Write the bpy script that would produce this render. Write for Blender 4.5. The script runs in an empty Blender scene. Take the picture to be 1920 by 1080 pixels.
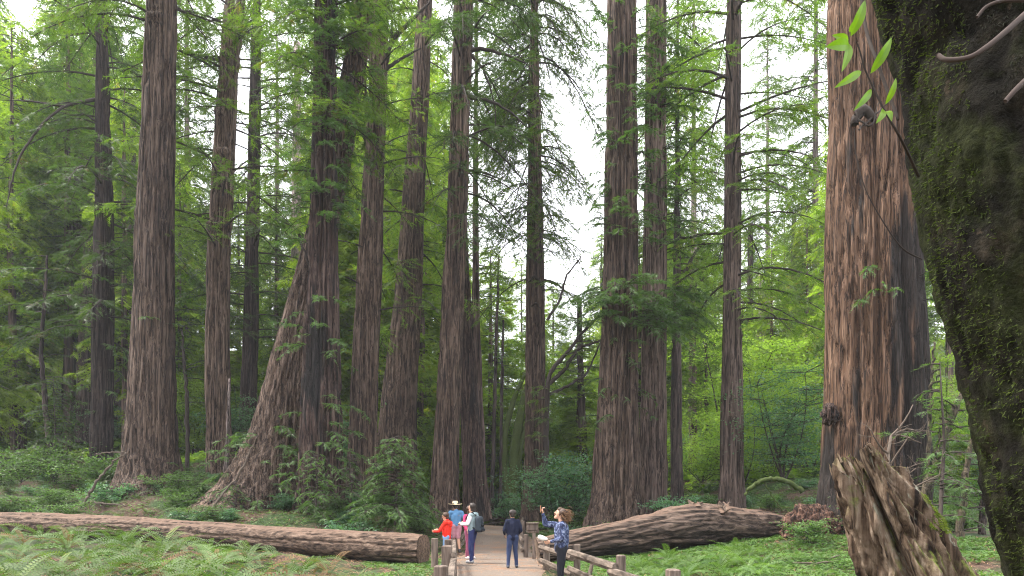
import bpy, math, random
import numpy as np
from mathutils import Vector

# ------------------------------------------------------------------ camera, sky, sun, exposure
S = bpy.context.scene
C = S.collection
F, HY, CH = 1280.0, 952.0, 1.6          # focal length in px of a 1920 px frame, horizon row, eye height
cd = bpy.data.cameras.new("camera"); cam = bpy.data.objects.new("camera", cd); C.objects.link(cam)
cam.location = (0, 0, CH); cam.rotation_euler = (math.radians(90), 0, 0)
cd.sensor_width = 36; cd.lens = 36 * F / 1920
cd.shift_y = (HY - 540) / 1920
cd.clip_start = 0.05; cd.clip_end = 2000
S.camera = cam
SUN_EL, SUN_AZ = 60, -78                # azimuth from +Y towards +X
w = bpy.data.worlds.new("World"); S.world = w; w.use_nodes = True
nt = w.node_tree; nt.nodes.clear()
sky = nt.nodes.new("ShaderNodeTexSky"); sky.sky_type = 'NISHITA'; sky.sun_disc = False
sky.sun_elevation = math.radians(SUN_EL); sky.sun_rotation = math.radians(SUN_AZ)
sky.dust_density = 5; sky.air_density = 1.2
mx = nt.nodes.new("ShaderNodeMix"); mx.data_type = 'RGBA'; mx.inputs[0].default_value = 0.72
bg = nt.nodes.new("ShaderNodeBackground"); bg.inputs[1].default_value = 0.15
ow = nt.nodes.new("ShaderNodeOutputWorld")
nt.links.new(sky.outputs[0], mx.inputs[6]); mx.inputs[7].default_value = (9.7, 9.6, 9.8, 1)   # high fog veil over the blue
nt.links.new(mx.outputs[2], bg.inputs[0]); nt.links.new(bg.outputs[0], ow.inputs[0])
ld = bpy.data.lights.new("sun", 'SUN'); ld.energy = 2.6; ld.angle = math.radians(12); ld.color = (1, .95, .86)
sun = bpy.data.objects.new("sun", ld); C.objects.link(sun)
a, e = math.radians(SUN_AZ), math.radians(SUN_EL)
sd = Vector((math.sin(a) * math.cos(e), math.cos(a) * math.cos(e), math.sin(e)))
sun.rotation_euler = sd.to_track_quat('Z', 'Y').to_euler()
S.view_settings.view_transform = 'Standard'; S.view_settings.look = 'None'
S.view_settings.exposure = 1.7; S.view_settings.gamma = 1; S.view_settings.use_curve_mapping = False
S.render.engine = 'CYCLES'
cy = S.cycles
cy.max_bounces = 6; cy.diffuse_bounces = 4; cy.glossy_bounces = 1; cy.transmission_bounces = 4
cy.transparent_max_bounces = 4; cy.volume_bounces = 0
cy.use_denoising = True; cy.denoising_prefilter = 'NONE'; cy.pixel_filter_type = 'BLACKMAN_HARRIS'; cy.filter_width = 1.15; cy.caustics_reflective = False; cy.caustics_refractive = False

# ------------------------------------------------------------------ helpers
def X(px, Y): return (px - 960) * Y / F
def Z(py, Y): return CH + (HY - py) * Y / F
def P(px, py, Y): return np.array([X(px, Y), Y, Z(py, Y)])

def vnoise(p, seed=0):
    p = np.asarray(p, float); i = np.floor(p).astype(np.int64); f = p - i; f = f * f * (3 - 2 * f)
    def h(dx, dy, dz):
        n = (i[..., 0] + dx) * 73856093 ^ (i[..., 1] + dy) * 19349663 ^ (i[..., 2] + dz) * 83492791 ^ (seed * 2654435761)
        n = (n ^ (n >> 13)) * 1274126177 & 0xffffffff
        n = (n ^ (n >> 16)) & 0xffff
        return n / 65535.0
    fx, fy, fz = f[..., 0], f[..., 1], f[..., 2]
    x00 = h(0,0,0)*(1-fx)+h(1,0,0)*fx; x10 = h(0,1,0)*(1-fx)+h(1,1,0)*fx
    x01 = h(0,0,1)*(1-fx)+h(1,0,1)*fx; x11 = h(0,1,1)*(1-fx)+h(1,1,1)*fx
    return (x00*(1-fy)+x10*fy)*(1-fz)+(x01*(1-fy)+x11*fy)*fz
def fbm(p, seed=0, o=3):
    s = 0; a_ = .5; p = np.asarray(p, float)
    for k in range(o): s = s + a_ * vnoise(p * 2 ** k, seed + k * 7); a_ *= .5
    return s / (1 - .5 ** o)

def link(name, me, parent=None, loc=(0, 0, 0)):
    o = bpy.data.objects.new(name, me); C.objects.link(o); o.location = loc
    if parent: o.parent = parent
    return o
def mesh(name, V, faces, mats, midx=None, smooth=True):
    """faces: list of int arrays (n,3) or (n,4)"""
    me = bpy.data.meshes.new(name); V = np.asarray(V, np.float32)
    faces = [np.asarray(f, np.int32) for f in faces if len(f)]
    loops = np.concatenate([f.ravel() for f in faces]); tot = np.concatenate([np.full(len(f), f.shape[1], np.int32) for f in faces])
    st = np.concatenate([[0], np.cumsum(tot)[:-1]]).astype(np.int32)
    me.vertices.add(len(V)); me.vertices.foreach_set('co', V.ravel())
    me.loops.add(len(loops)); me.loops.foreach_set('vertex_index', loops)
    me.polygons.add(len(tot)); me.polygons.foreach_set('loop_start', st); me.polygons.foreach_set('loop_total', tot)
    for m in (mats if isinstance(mats, (list, tuple)) else [mats]): me.materials.append(m)
    if midx is not None: me.polygons.foreach_set('material_index', np.asarray(midx, np.int32))
    me.update(calc_edges=True); me.validate()
    me.polygons.foreach_set('use_smooth', np.full(len(me.polygons), smooth, bool))
    return me
def tag(o, label=None, cat=None, group=None, kind=None):
    if label: o['label'] = label
    if cat: o['category'] = cat
    if group: o['group'] = group
    if kind: o['kind'] = kind
    return o
def thing(name, loc, label, cat, group=None, rz=0):
    o = bpy.data.objects.new(name, None); C.objects.link(o); o.location = loc; o.rotation_euler.z = rz
    o.empty_display_size = .2
    return tag(o, label, cat, group)
def dup(root, loc, rz=0, sc=1, label=None, group=None):
    r = root.copy(); C.objects.link(r); r.location = loc; r.rotation_euler.z = rz
    r.scale = (sc, sc, sc) if np.isscalar(sc) else sc
    if label: r['label'] = label
    if group: r['group'] = group
    for ch in list(root.children):
        c = ch.copy(); C.objects.link(c); c.parent = r
        for g in ch.children: d = g.copy(); C.objects.link(d); d.parent = c
    return r

class MB:
    """collects vertices and faces"""
    def __init__(s): s.V = []; s.T = []; s.Q = []; s.n = 0
    def add(s, V, T=None, Q=None):
        V = np.asarray(V, float).reshape(-1, 3)
        if T is not None and len(T): s.T.append(np.asarray(T) + s.n)
        if Q is not None and len(Q): s.Q.append(np.asarray(Q) + s.n)
        s.V.append(V); s.n += len(V)
    def tube(s, pts, rad, k=6, cap=True):
        pts = np.asarray(pts, float); n = len(pts); rad = np.broadcast_to(np.asarray(rad, float), (n,))
        T = np.gradient(pts, axis=0); T /= np.linalg.norm(T, axis=1)[:, None] + 1e-9
        up = np.array([0, 0, 1.]) if abs(T[:, 2]).mean() < .8 else np.array([1., 0, 0])
        A = np.cross(T, up); A /= np.linalg.norm(A, axis=1)[:, None] + 1e-9; B = np.cross(A, T)
        th = np.arange(k) * 2 * np.pi / k
        V = pts[:, None] + rad[:, None, None] * (np.cos(th)[None, :, None] * A[:, None] + np.sin(th)[None, :, None] * B[:, None])
        s.add(V.reshape(-1, 3), Q=grid_q(n, k, True), T=None)
        if cap:
            b = s.n - n * k
            for r0, c in ((0, pts[0]), (n - 1, pts[-1])):
                s.V.append(np.array([c])); ci = s.n; s.n += 1
                r = b + r0 * k + np.arange(k); s.T.append(np.stack([r, np.roll(r, -1), np.full(k, ci)], 1))
    def box(s, c, size, rot=0, bev=0.01):
        sx, sy, sz = [v / 2 for v in size]; b = min(bev, sx * .4, sy * .4, sz * .4)
        pr = [(-sx + b, -sy), (sx - b, -sy), (sx, -sy + b), (sx, sy - b), (sx - b, sy), (-sx + b, sy), (-sx, sy - b), (-sx, -sy + b)]
        V = []
        for z, f in ((-sz, 1), (sz - b, 1), (sz, 0)):
            for x, y in pr:
                V.append((x * (1 if f else (sx - b) / sx), y * (1 if f else (sy - b) / sy), z))
        V = np.array(V); cr, sr = math.cos(rot), math.sin(rot)
        V = np.stack([V[:, 0] * cr - V[:, 1] * sr, V[:, 0] * sr + V[:, 1] * cr, V[:, 2]], 1) + np.array(c)
        n0 = s.n; s.add(V, Q=grid_q(3, 8, True))
        for r0, c_ in ((0, -sz), (2, sz)):
            s.V.append(np.array([[c[0], c[1], c[2] + c_]])); ci = s.n; s.n += 1
            r = n0 + r0 * 8 + np.arange(8); s.T.append(np.stack([r, np.roll(r, -1), np.full(8, ci)], 1))
    def build(s, name, mats, parent=None, org=(0, 0, 0), smooth=True, nT1=None):
        V = np.concatenate(s.V) - np.array(org); fs = []
        if s.T: fs.append(np.concatenate(s.T))
        if s.Q: fs.append(np.concatenate(s.Q))
        return link(name, mesh(name, V, fs, mats, smooth=smooth), parent)
def grid_q(n, k, wrap):
    i = np.arange(n - 1)[:, None]; j = np.arange(k if wrap else k - 1)[None]
    j2 = (j + 1) % k if wrap else j + 1
    return np.stack([i * k + j, i * k + j2, (i + 1) * k + j2, (i + 1) * k + j], -1).reshape(-1, 4)
def smooth_interp(t, xs, ys, win=None):
    """monotone-ish cubic through points"""
    xs = np.asarray(xs, float); ys = np.asarray(ys, float)
    m = np.gradient(ys, xs); t = np.clip(t, xs[0], xs[-1])
    k = np.clip(np.searchsorted(xs, t) - 1, 0, len(xs) - 2); h = xs[k + 1] - xs[k]; u = (t - xs[k]) / h
    return (2*u**3-3*u**2+1)*ys[k]+(u**3-2*u**2+u)*h*m[k]+(-2*u**3+3*u**2)*ys[k+1]+(u**3-u**2)*h*m[k+1]

# ------------------------------------------------------------------ materials
class NT:
    def __init__(s, name):
        s.m = bpy.data.materials.new(name); s.m.use_nodes = True; s.t = s.m.node_tree; s.t.nodes.clear()
        s.out = s.t.nodes.new("ShaderNodeOutputMaterial")
    def n(s, ty, **kw):
        n = s.t.nodes.new("ShaderNode" + ty)
        for k, v in kw.items(): setattr(n, k, v)
        return n
    def l(s, a_, b_): s.t.links.new(a_, b_)
    def set(s, inp, v):
        if isinstance(v, bpy.types.NodeSocket): s.l(v, inp)
        else: inp.default_value = v
    def pos(s, scale=(1, 1, 1)):
        g = s.n("NewGeometry"); mp = s.n("Mapping"); mp.inputs['Scale'].default_value = scale
        s.l(g.outputs['Position'], mp.inputs[0]); return mp.outputs[0]
    def noise(s, vec, scale, detail=4, rough=.55, dist=0):
        n = s.n("TexNoise"); s.l(vec, n.inputs['Vector']); n.inputs['Scale'].default_value = scale
        n.inputs['Detail'].default_value = detail; n.inputs['Roughness'].default_value = rough; n.inputs['Distortion'].default_value = dist
        return n.outputs[0]
    def ramp(s, fac, stops, interp='LINEAR'):
        r = s.n("ValToRGB"); s.l(fac, r.inputs[0]); el = r.color_ramp.elements; r.color_ramp.interpolation = interp
        while len(el) < len(stops): el.new(.5)
        for e_, (p, c) in zip(el, stops):
            e_.position = p; e_.color = (*c, 1) if not np.isscalar(c) else (c, c, c, 1)
        return r.outputs[0]
    def mix(s, f, a_, b_, mode='MIX'):
        m = s.n("Mix", data_type='RGBA', blend_type=mode)
        for i, v in ((0, f), (6, a_), (7, b_)):
            if not isinstance(v, bpy.types.NodeSocket) and not np.isscalar(v): v = (*v, 1)
            s.set(m.inputs[i], v)
        return m.outputs[2]
    def math(s, op, a_, b_=0, c_=None, clamp=False):
        m = s.n("Math", operation=op); m.use_clamp = clamp
        s.set(m.inputs[0], a_); s.set(m.inputs[1], b_)
        if c_ is not None: s.set(m.inputs[2], c_)
        return m.outputs[0]
    def bump(s, h, strength=.6, dist=.05):
        b = s.n("Bump"); b.inputs['Strength'].default_value = strength; b.inputs['Distance'].default_value = dist
        s.l(h, b.inputs['Height']); return b.outputs[0]
    def bsdf(s, col, rough=.85, bump=None, spec=.25):
        b = s.n("BsdfPrincipled"); s.set(b.inputs['Base Color'], col if isinstance(col, bpy.types.NodeSocket) else (*col, 1))
        s.set(b.inputs['Roughness'], rough); b.inputs['Specular IOR Level'].default_value = spec
        if bump: s.l(bump, b.inputs['Normal'])
        s.l(b.outputs[0], s.out.inputs[0]); return b

def bark(name, lo, mid, hi, sc=10, stretch=.05, moss=None, char=None, bd=.06, tint=None):
    N = NT(name); v = N.pos((1, 1, stretch))
    n1 = N.noise(v, sc, 5, .6, .5); v2 = N.pos((1, 1, .035)); n2 = N.noise(v2, sc * 4.5, 3, .6)
    h = N.math('ADD', N.math('MULTIPLY', n1, .6), N.math('MULTIPLY', n2, .4))
    col = N.ramp(h, [(.40, lo), (.485, mid), (.60, hi)])
    cr = N.noise(N.pos((1, 1, stretch * .7)), sc * .8, 4, .6, .3)
    cr = N.math('ABSOLUTE', N.math('SUBTRACT', cr, .5))
    crk = N.ramp(cr, [(.0, .12), (.04, 1)])
    col = N.mix(1, col, crk, 'MULTIPLY')
    h = N.math('ADD', h, N.math('MULTIPLY', crk, .25))
    big = N.noise(N.pos((.5, .5, .22)), 1.1, 3)
    col = N.mix(.55, col, N.ramp(big, [(.3, (.55, .5, .5)), (.7, (1.35, 1.3, 1.25))]), 'MULTIPLY')
    oi = N.n('ObjectInfo'); vr = N.math('MULTIPLY_ADD', oi.outputs['Random'], .5, .68); vc = N.n('CombineColor'); N.l(vr, vc.inputs[0]); N.l(N.math('MULTIPLY', vr, .98), vc.inputs[1]); N.l(N.math('MULTIPLY', vr, .96), vc.inputs[2]); col = N.mix(1, col, vc.outputs[0], 'MULTIPLY')
    if tint: col = N.mix(N.ramp(N.noise(N.pos((1, 1, .12)), 1.7, 4), [(.45, 0), (.62, .8)]), col, tint)
    if char:
        cn = N.noise(N.pos((1, 1, .13)), char[0], 5, .6)
        if len(char) > 2:      # burnt side: x from, x to, weight, height at which it fades
            sp = N.n("SeparateXYZ"); N.l(N.pos(), sp.inputs[0])
            g_ = N.math('MULTIPLY', N.math('DIVIDE', N.math('SUBTRACT', sp.outputs[0], char[2]), char[3] - char[2], clamp=True), char[4])
            hz_ = N.math('SUBTRACT', 1, N.math('DIVIDE', sp.outputs[2], char[5], clamp=True))
            cn = N.math('ADD', cn, N.math('MULTIPLY', g_, hz_))
            if len(char) > 6:
                g2 = N.math('MULTIPLY', N.math('DIVIDE', N.math('SUBTRACT', sp.outputs[0], char[6]), char[7] - char[6], clamp=True), char[8])
                cn = N.math('ADD', cn, N.math('MULTIPLY', g2, N.math('SUBTRACT', 1, N.math('DIVIDE', sp.outputs[2], char[9], clamp=True))))
        f = N.ramp(cn, [(char[1], 0), (char[1] + .07, .9)])
        col = N.mix(f, col, N.ramp(n2, [(.4, (.006, .006, .006)), (.65, (.03, .027, .026))]))
    if moss:
        f = N.ramp(N.noise(N.pos(), moss[0], 6, .65), [(moss[1], 0), (moss[1] + .08, 1)])
        col = N.mix(f, col, moss[2])
    N.bsdf(col, .9, N.bump(h, .9, bd)); return N.m
def leafmat(name, c1, c2, trans=.45, rough=.55, dead=None, sc=1.3, tcol=None):
    N = NT(name); g = N.n("ObjectInfo")
    f = N.noise(N.pos(), sc, 4, .7)
    col = N.mix(N.ramp(f, [(.35, 0), (.65, 1)]), c1, c2)
    if dead:
        col = N.mix(N.ramp(N.noise(N.pos(), .9, 4, .7), [(.6, 0), (.68, .8)]), col, dead)
    v = N.math('MULTIPLY_ADD', g.outputs['Random'], .5, .75)
    cv = N.n("CombineColor"); [N.l(v, cv.inputs[i]) for i in range(3)]
    col = N.mix(1, col, cv.outputs[0], 'MULTIPLY')
    b = N.bsdf(col, rough, spec=.35)
    t = N.n("BsdfTranslucent"); N.l(N.mix(1, col, tcol or (1.5, 1.7, .7), 'MULTIPLY'), t.inputs[0])
    m = N.n("MixShader"); m.inputs[0].default_value = trans
    N.l(b.outputs[0], m.inputs[1]); N.l(t.outputs[0], m.inputs[2]); N.l(m.outputs[0], N.out.inputs[0]); return N.m
def plain(name, c, rough=.8, spec=.3, var=.25, sc=20):
    N = NT(name); f = N.noise(N.pos(), sc, 3)
    N.bsdf(N.mix(f, tuple(x * (1 - var) for x in c), tuple(min(1, x * (1 + var)) for x in c)), rough, spec=spec); return N.m

M_bark = bark('redwood_bark', (.010, .007, .006), (.072, .050, .038), (.165, .124, .100))
M_bark2 = bark('greyer_redwood_bark', (.022, .016, .014), (.105, .078, .066), (.22, .17, .148))
M_barkd = bark('dark_redwood_bark', (.008, .006, .006), (.040, .030, .027), (.095, .073, .066))
M_barkc = bark('charred_redwood_bark', (.010, .008, .008), (.07, .045, .038), (.16, .115, .1), char=(1.6, .56))
M_barko = bark('orange_redwood_bark', (.030, .018, .012), (.115, .066, .041), (.215, .14, .098), sc=12, char=(1.1, .60, 9.9, 11.0, .55, 13, 9.75, 9.1, .5, 4.5))
M_barkp = bark('pale_redwood_bark', (.05, .04, .038), (.20, .16, .15), (.36, .30, .29))
M_barkf = bark('far_bark', (.02, .014, .012), (.09, .062, .054), (.17, .125, .11), sc=4)
M_bay = bark('bay_bark', (.02, .017, .013), (.06, .05, .035), (.12, .10, .07), sc=9, stretch=.4, moss=(3, .55, (.06, .085, .02)))
def logmat(name, lo, mid, hi, char):
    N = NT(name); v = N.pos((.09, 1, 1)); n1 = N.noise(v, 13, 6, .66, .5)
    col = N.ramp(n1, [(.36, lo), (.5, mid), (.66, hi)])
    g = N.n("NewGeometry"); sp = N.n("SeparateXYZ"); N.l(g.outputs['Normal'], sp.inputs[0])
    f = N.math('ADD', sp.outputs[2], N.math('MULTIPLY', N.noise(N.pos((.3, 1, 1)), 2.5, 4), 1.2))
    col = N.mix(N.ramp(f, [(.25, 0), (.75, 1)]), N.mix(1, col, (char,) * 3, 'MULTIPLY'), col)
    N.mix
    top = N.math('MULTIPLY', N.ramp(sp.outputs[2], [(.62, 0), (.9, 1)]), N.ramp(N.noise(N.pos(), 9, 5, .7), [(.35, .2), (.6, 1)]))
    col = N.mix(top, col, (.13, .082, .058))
    N.bsdf(col, .9, N.bump(n1, .9, .05)); return N.m
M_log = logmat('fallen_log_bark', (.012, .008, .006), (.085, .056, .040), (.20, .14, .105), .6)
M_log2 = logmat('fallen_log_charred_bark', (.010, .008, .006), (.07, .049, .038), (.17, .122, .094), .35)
def woodmat(name, lo, hi, sc=14, st=(1, 1, .1)):
    N = NT(name); n1 = N.noise(N.pos(st), sc, 5, .6, .4); n2 = N.noise(N.pos(), 2.2, 3)
    col = N.mix(.5, N.ramp(n1, [(.35, lo), (.65, hi)]), N.ramp(n2, [(.3, .5), (.7, 1.5)]), 'MULTIPLY')
    N.bsdf(col, .85, N.bump(n1, .7, .02)); return N.m
M_post = woodmat('weathered_post_wood', (.055, .04, .032), (.17, .13, .105))
M_rail = woodmat('weathered_rail_wood', (.045, .034, .026), (.16, .125, .10), st=(1, .12, 1))
M_cut = woodmat('cut_wood_end', (.05, .035, .026), (.20, .14, .10), sc=16, st=(1, 1, 1))

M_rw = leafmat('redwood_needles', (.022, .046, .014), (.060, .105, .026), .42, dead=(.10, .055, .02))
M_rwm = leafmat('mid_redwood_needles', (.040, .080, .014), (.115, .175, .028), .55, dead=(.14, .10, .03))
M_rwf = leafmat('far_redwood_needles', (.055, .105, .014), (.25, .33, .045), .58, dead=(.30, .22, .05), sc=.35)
M_spr = leafmat('redwood_sprout_needles', (.038, .082, .026), (.09, .155, .045), .42, sc=3)
M_broad = leafmat('broad_leaves', (.07, .13, .02), (.20, .28, .055), .6, .5, sc=.6)
M_bayl = leafmat('bay_leaves', (.045, .11, .06), (.10, .20, .11), .4, .35, sc=1.5)
M_fern = leafmat('fern_fronds', (.040, .080, .020), (.100, .150, .052), .3, .7, sc=.9, dead=(.12, .15, .02))
M_fernr = leafmat('bright_fern_fronds', (.045, .10, .022), (.12, .19, .055), .35, .45, sc=1.6)
M_sor = leafmat('sorrel_leaves', (.045, .10, .022), (.11, .19, .045), .3, .6, sc=1.2)
M_leafb = leafmat('young_bay_leaves', (.11, .22, .012), (.17, .29, .02), .35, .35, sc=8)
M_dry = plain('dry_twigs', (.085, .066, .052), .9)
M_limb = plain('limb_bark', (.035, .027, .023), .95)
M_mossl = plain('mossy_limb', (.055, .075, .02), .95, var=.5, sc=12)

# ------------------------------------------------------------------ terrain
CP = []      # control points x, y, z
def cp(px, py, Y): CP.append((X(px, Y), Y, Z(py, Y)))
for y in (-40, -20, -8, 0, 4, 8, 12, 16, 19, 23, 28, 34, 42, 50): CP.append((-.4, y, 0))
for y in (8, 12, 16, 20, 26, 34, 42): CP += [(-1.9, y, .02), (1.3, y, .02)]
for t in [(190,888,38),(285,928,30),(412,892,34),(465,860,42),(480,955,27),(598,960,27),(680,925,32),(742,925,36),(835,975,33),
          (888,965,40),(1003,968,36),(1155,985,28),(1224,972,30),(1269,955,38),(1372,950,28),(1520,1000,20),(1640,1002,20),
          (1740,1000,20),(0,1005,25),(200,1016,23),(400,1032,21),(600,1046,20),(795,1062,19),(200,1095,14),(0,1100,13),(500,1100,14),
          (700,1100,15),(0,940,33),(100,930,31),(0,870,50),(150,845,60),(300,835,60),(60,780,80),(420,850,60),(560,880,55),(700,900,60),
          (930,968,62),(1050,950,55),(1100,930,65),(1300,900,48),(1450,900,42),(1320,850,65),(1500,840,65),(1850,960,36),(1800,1012,18),
          (1900,1040,14),(1550,1045,15.5),(1400,1030,18),(1300,1038,18),(1150,1052,18),(1300,1085,14),(1450,1088,14),(1700,1270,5.5),(1700,1200,8),
          (1900,1250,5),(200,780,110),(800,930,110),(1000,900,110),(1500,760,110),(1100,830,150),(100,650,170),(500,700,160),(1700,700,150),
          (1800,820,70),(-400,1000,20),(-300,1150,10),(-200,860,45),(2400,1050,12),(2300,900,40),(1200,1180,8),(600,1200,8)]: cp(*t)
CPA = np.array(CP)
def ground(x, y):
    x = np.asarray(x, float); y = np.asarray(y, float); sh = np.broadcast(x, y).shape
    x = np.broadcast_to(x, sh).ravel(); y = np.broadcast_to(y, sh).ravel(); out = np.empty(len(x))
    for k in range(0, len(x), 20000):
        xx, yy = x[k:k+20000, None], y[k:k+20000, None]
        d2 = (xx - CPA[:, 0]) ** 2 + (yy - CPA[:, 1]) ** 2
        s2 = (1.0 + .045 * np.maximum(CPA[:, 1], 5)) ** 2
        wt = np.exp(-d2 / (2 * s2)) + 1e-3 / (1 + d2 / s2) ** 2
        out[k:k+20000] = (wt * CPA[:, 2]).sum(1) / wt.sum(1)
    p = np.stack([x, y, np.zeros(len(x))], 1)
    off = np.clip((np.abs(x + .4) - 1.5) / 2, 0, 1)
    out += off * ((fbm(p * .6, 3) - .5) * .25 + (fbm(p * 2.5, 9) - .5) * .07)
    return out.reshape(sh)
def g1(x, y): return float(ground(np.array([x]), np.array([y]))[0])
xs = np.unique(np.concatenate([-np.geomspace(20, 420, 30), np.arange(-20, 20.01, .25), np.geomspace(20, 420, 30)]))
ys = np.unique(np.concatenate([-np.geomspace(3, 120, 14), np.arange(-3, 45, .25), np.geomspace(45, 600, 50)]))
gx, gy = np.meshgrid(xs, ys); gz = ground(gx, gy)
N = NT('forest_floor'); v = N.pos()
lit = N.ramp(N.noise(v, 14, 6, .75), [(.3, (.016, .010, .007)), (.5, (.055, .034, .023)), (.7, (.14, .09, .06))])
grn = N.ramp(N.noise(v, 22, 5, .7), [(.3, (.012, .022, .007)), (.7, (.04, .07, .02))])
f = N.ramp(N.noise(v, .5, 5, .6), [(.42, 0), (.55, 1)])
N.bsdf(N.mix(f, lit, grn), .95, N.bump(N.noise(v, 25, 5, .7), .8, .04))
go = link('ground', mesh('ground', np.stack([gx.ravel(), gy.ravel(), gz.ravel()], 1), [grid_q(len(ys), len(xs), False)], N.m)); tag(go, kind='structure')
# path: sheet following the ground
py_ = np.concatenate([np.arange(-10, 56, .5)]); pw = np.linspace(-1, 1, 17)
def path_c(y): return -.30 - .006 * y + np.where(y > 36, -(y - 36) ** 2 * .012, 0) * 1.0 
def path_w(y): return 1.25 + .12 * np.sin(y * .7) + .0 * y
px_ = path_c(py_)[:, None] + pw[None] * path_w(py_)[:, None] + (np.abs(pw)[None] > .95) * np.sin(py_ * 3.1)[:, None] * .06
pz_ = ground(px_, py_[:, None] + 0 * px_) + .03 - .026 * (np.abs(pw)[None] ** 6)
N = NT('packed_path'); v = N.pos()
n_ = N.noise(v, 30, 6, .8); edge = N.noise(v, 1.2, 4, .6)
col = N.ramp(n_, [(.3, (.08, .062, .048)), (.55, (.15, .12, .097)), (.75, (.24, .195, .16))])
col = N.mix(N.ramp(edge, [(.5, 0), (.68, .8)]), col, N.ramp(n_, [(.35, (.10, .055, .035)), (.65, (.30, .17, .10))]))
N.bsdf(col, .95, N.bump(n_, .5, .02))
po = link('path', mesh('path', np.stack([px_.ravel(), (py_[:, None] + 0 * px_).ravel(), pz_.ravel()], 1), [grid_q(len(py_), 17, False)], N.m)); tag(po, kind='structure')

# ------------------------------------------------------------------ foliage engine
def norm(v): return v / (np.linalg.norm(v, axis=-1, keepdims=True) + 1e-9)
class Leaves:
    """gathers sprays (flat feathers of small leaflets) and thin woody tubes"""
    def __init__(s, seed): s.r = np.random.default_rng(seed); s.O = []; s.D = []; s.L = []; s.wood = MB()
    def branch(s, start, d, L, rise=.1, droop=.35, r0=.05, spacing=.25, tw=.8, spray=.34, bare=.12, k=5, twigwood=True, leafy=1.0):
        r = s.r; d = np.array(d, float); d[2] = 0; d = d / (np.linalg.norm(d) + 1e-9); t = np.linspace(0, 1, 7)
        bend = r.normal(0, .12) ; sd_ = np.array([-d[1], d[0], 0])
        def cur(u): return start + L * (u[:, None] * d + (u ** 2)[:, None] * bend * sd_ + (rise * u - droop * u ** 2)[:, None] * np.array([0, 0, 1.]))
        s.wood.tube(cur(t), r0 * (1 - t) ** .8 + .006, k, cap=False)
        m = max(2, int(L / spacing)); u = bare + (1 - bare) * (np.arange(m) + r.random(m)) / m
        if leafy < 1: u = u[r.random(m) < leafy]; m = len(u)
        if m == 0: return
        p = cur(u); T = norm(cur(np.minimum(u + .02, 1.05)) - p)
        for side in (-1, 1):
            l = tw * (.35 + .65 * np.sin(np.pi * np.clip(u * .85 + .15, 0, 1))) * r.uniform(.6, 1.2, m) * min(1, L / 2.5)
            ang = r.uniform(.7, 1.2, m)
            Sd = np.cross(T, [0, 0, 1.]); Sd = norm(Sd) * side
            dd = norm(T * np.cos(ang)[:, None] + Sd * np.sin(ang)[:, None] + np.array([0, 0, 1.]) * r.normal(-.12, .18, m)[:, None])
            if twigwood:
                for i in range(m): s.wood.tube([p[i], p[i] + dd[i] * l[i] * .9 - np.array([0, 0, .12 * l[i]])], [.009, .003], 3, cap=False)
            nk = max(1, int(np.ceil(tw / (spray * .75))))
            for q in range(nk):
                uq = (q + r.uniform(.1, .9, m)) / nk
                a2 = r.uniform(.3, .9, m) * np.where(r.random(m) < .5, -1, 1)
                S2 = norm(np.cross(dd, [0, 0, 1.]))
                d2 = norm(dd * np.cos(a2)[:, None] + S2 * np.sin(a2)[:, None] + np.array([0, 0, 1.]) * r.normal(-.15, .2, m)[:, None])
                keep = uq * tw * .8 < l * 1.15
                O = p + dd * (l * uq)[:, None] - np.array([0, 0, 1.]) * (.15 * l * uq ** 2)[:, None]
                s.O.append(O[keep]); s.D.append(d2[keep]); s.L.append((spray * r.uniform(.6, 1.25, m))[keep])
    def tris(s, n=5, lw=.022, ll=.5):
        r = s.r; O = np.concatenate(s.O); D = np.concatenate(s.D); L = np.concatenate(s.L); m = len(O)
        Nn = norm(np.array([0, 0, 1.]) + r.normal(0, .45, (m, 3))); Sd = norm(np.cross(D, Nn))
        t = (np.arange(n) + .3) / n; out = []
        for side in (-1, 1):
            tt = t[None] + r.uniform(-.08, .08, (m, n)); base = O[:, None] + D[:, None] * (L[:, None] * tt)[..., None] - np.array([0, 0, 1.]) * (.18 * L[:, None] * tt ** 2)[..., None]
            ld_ = (norm(D[:, None] * .75 + Sd[:, None] * side + r.normal(0, .12, (m, n, 3))))
            le = ll * L[:, None] * (1 - .55 * tt) * r.uniform(.7, 1.1, (m, n)); Dn = D[:, None] * lw / 2
            out.append(np.stack([base - Dn, base + Dn, base + ld_ * le[..., None]], 2).reshape(-1, 3, 3))
        tip = O + D * (L * 1.05)[:, None]; W = Sd * lw * .8
        out.append(np.stack([O + W, O - W, tip], 1))
        return np.concatenate(out)
    def build(s, name, lmat, wmat, parent, org=(0, 0, 0), wname='limbs', **kw):
        T = s.tris(**kw); V = T.reshape(-1, 3); nl = len(T)
        wv = np.concatenate(s.wood.V); wq = np.concatenate(s.wood.Q) + len(V)
        mi = np.concatenate([np.zeros(nl, int), np.ones(len(wq), int)])
        return link(name, mesh(name, np.vstack([V, wv]) - np.array(org), [np.arange(len(V)).reshape(-1, 3), wq], [lmat, wmat], mi, smooth=False), parent)

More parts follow.
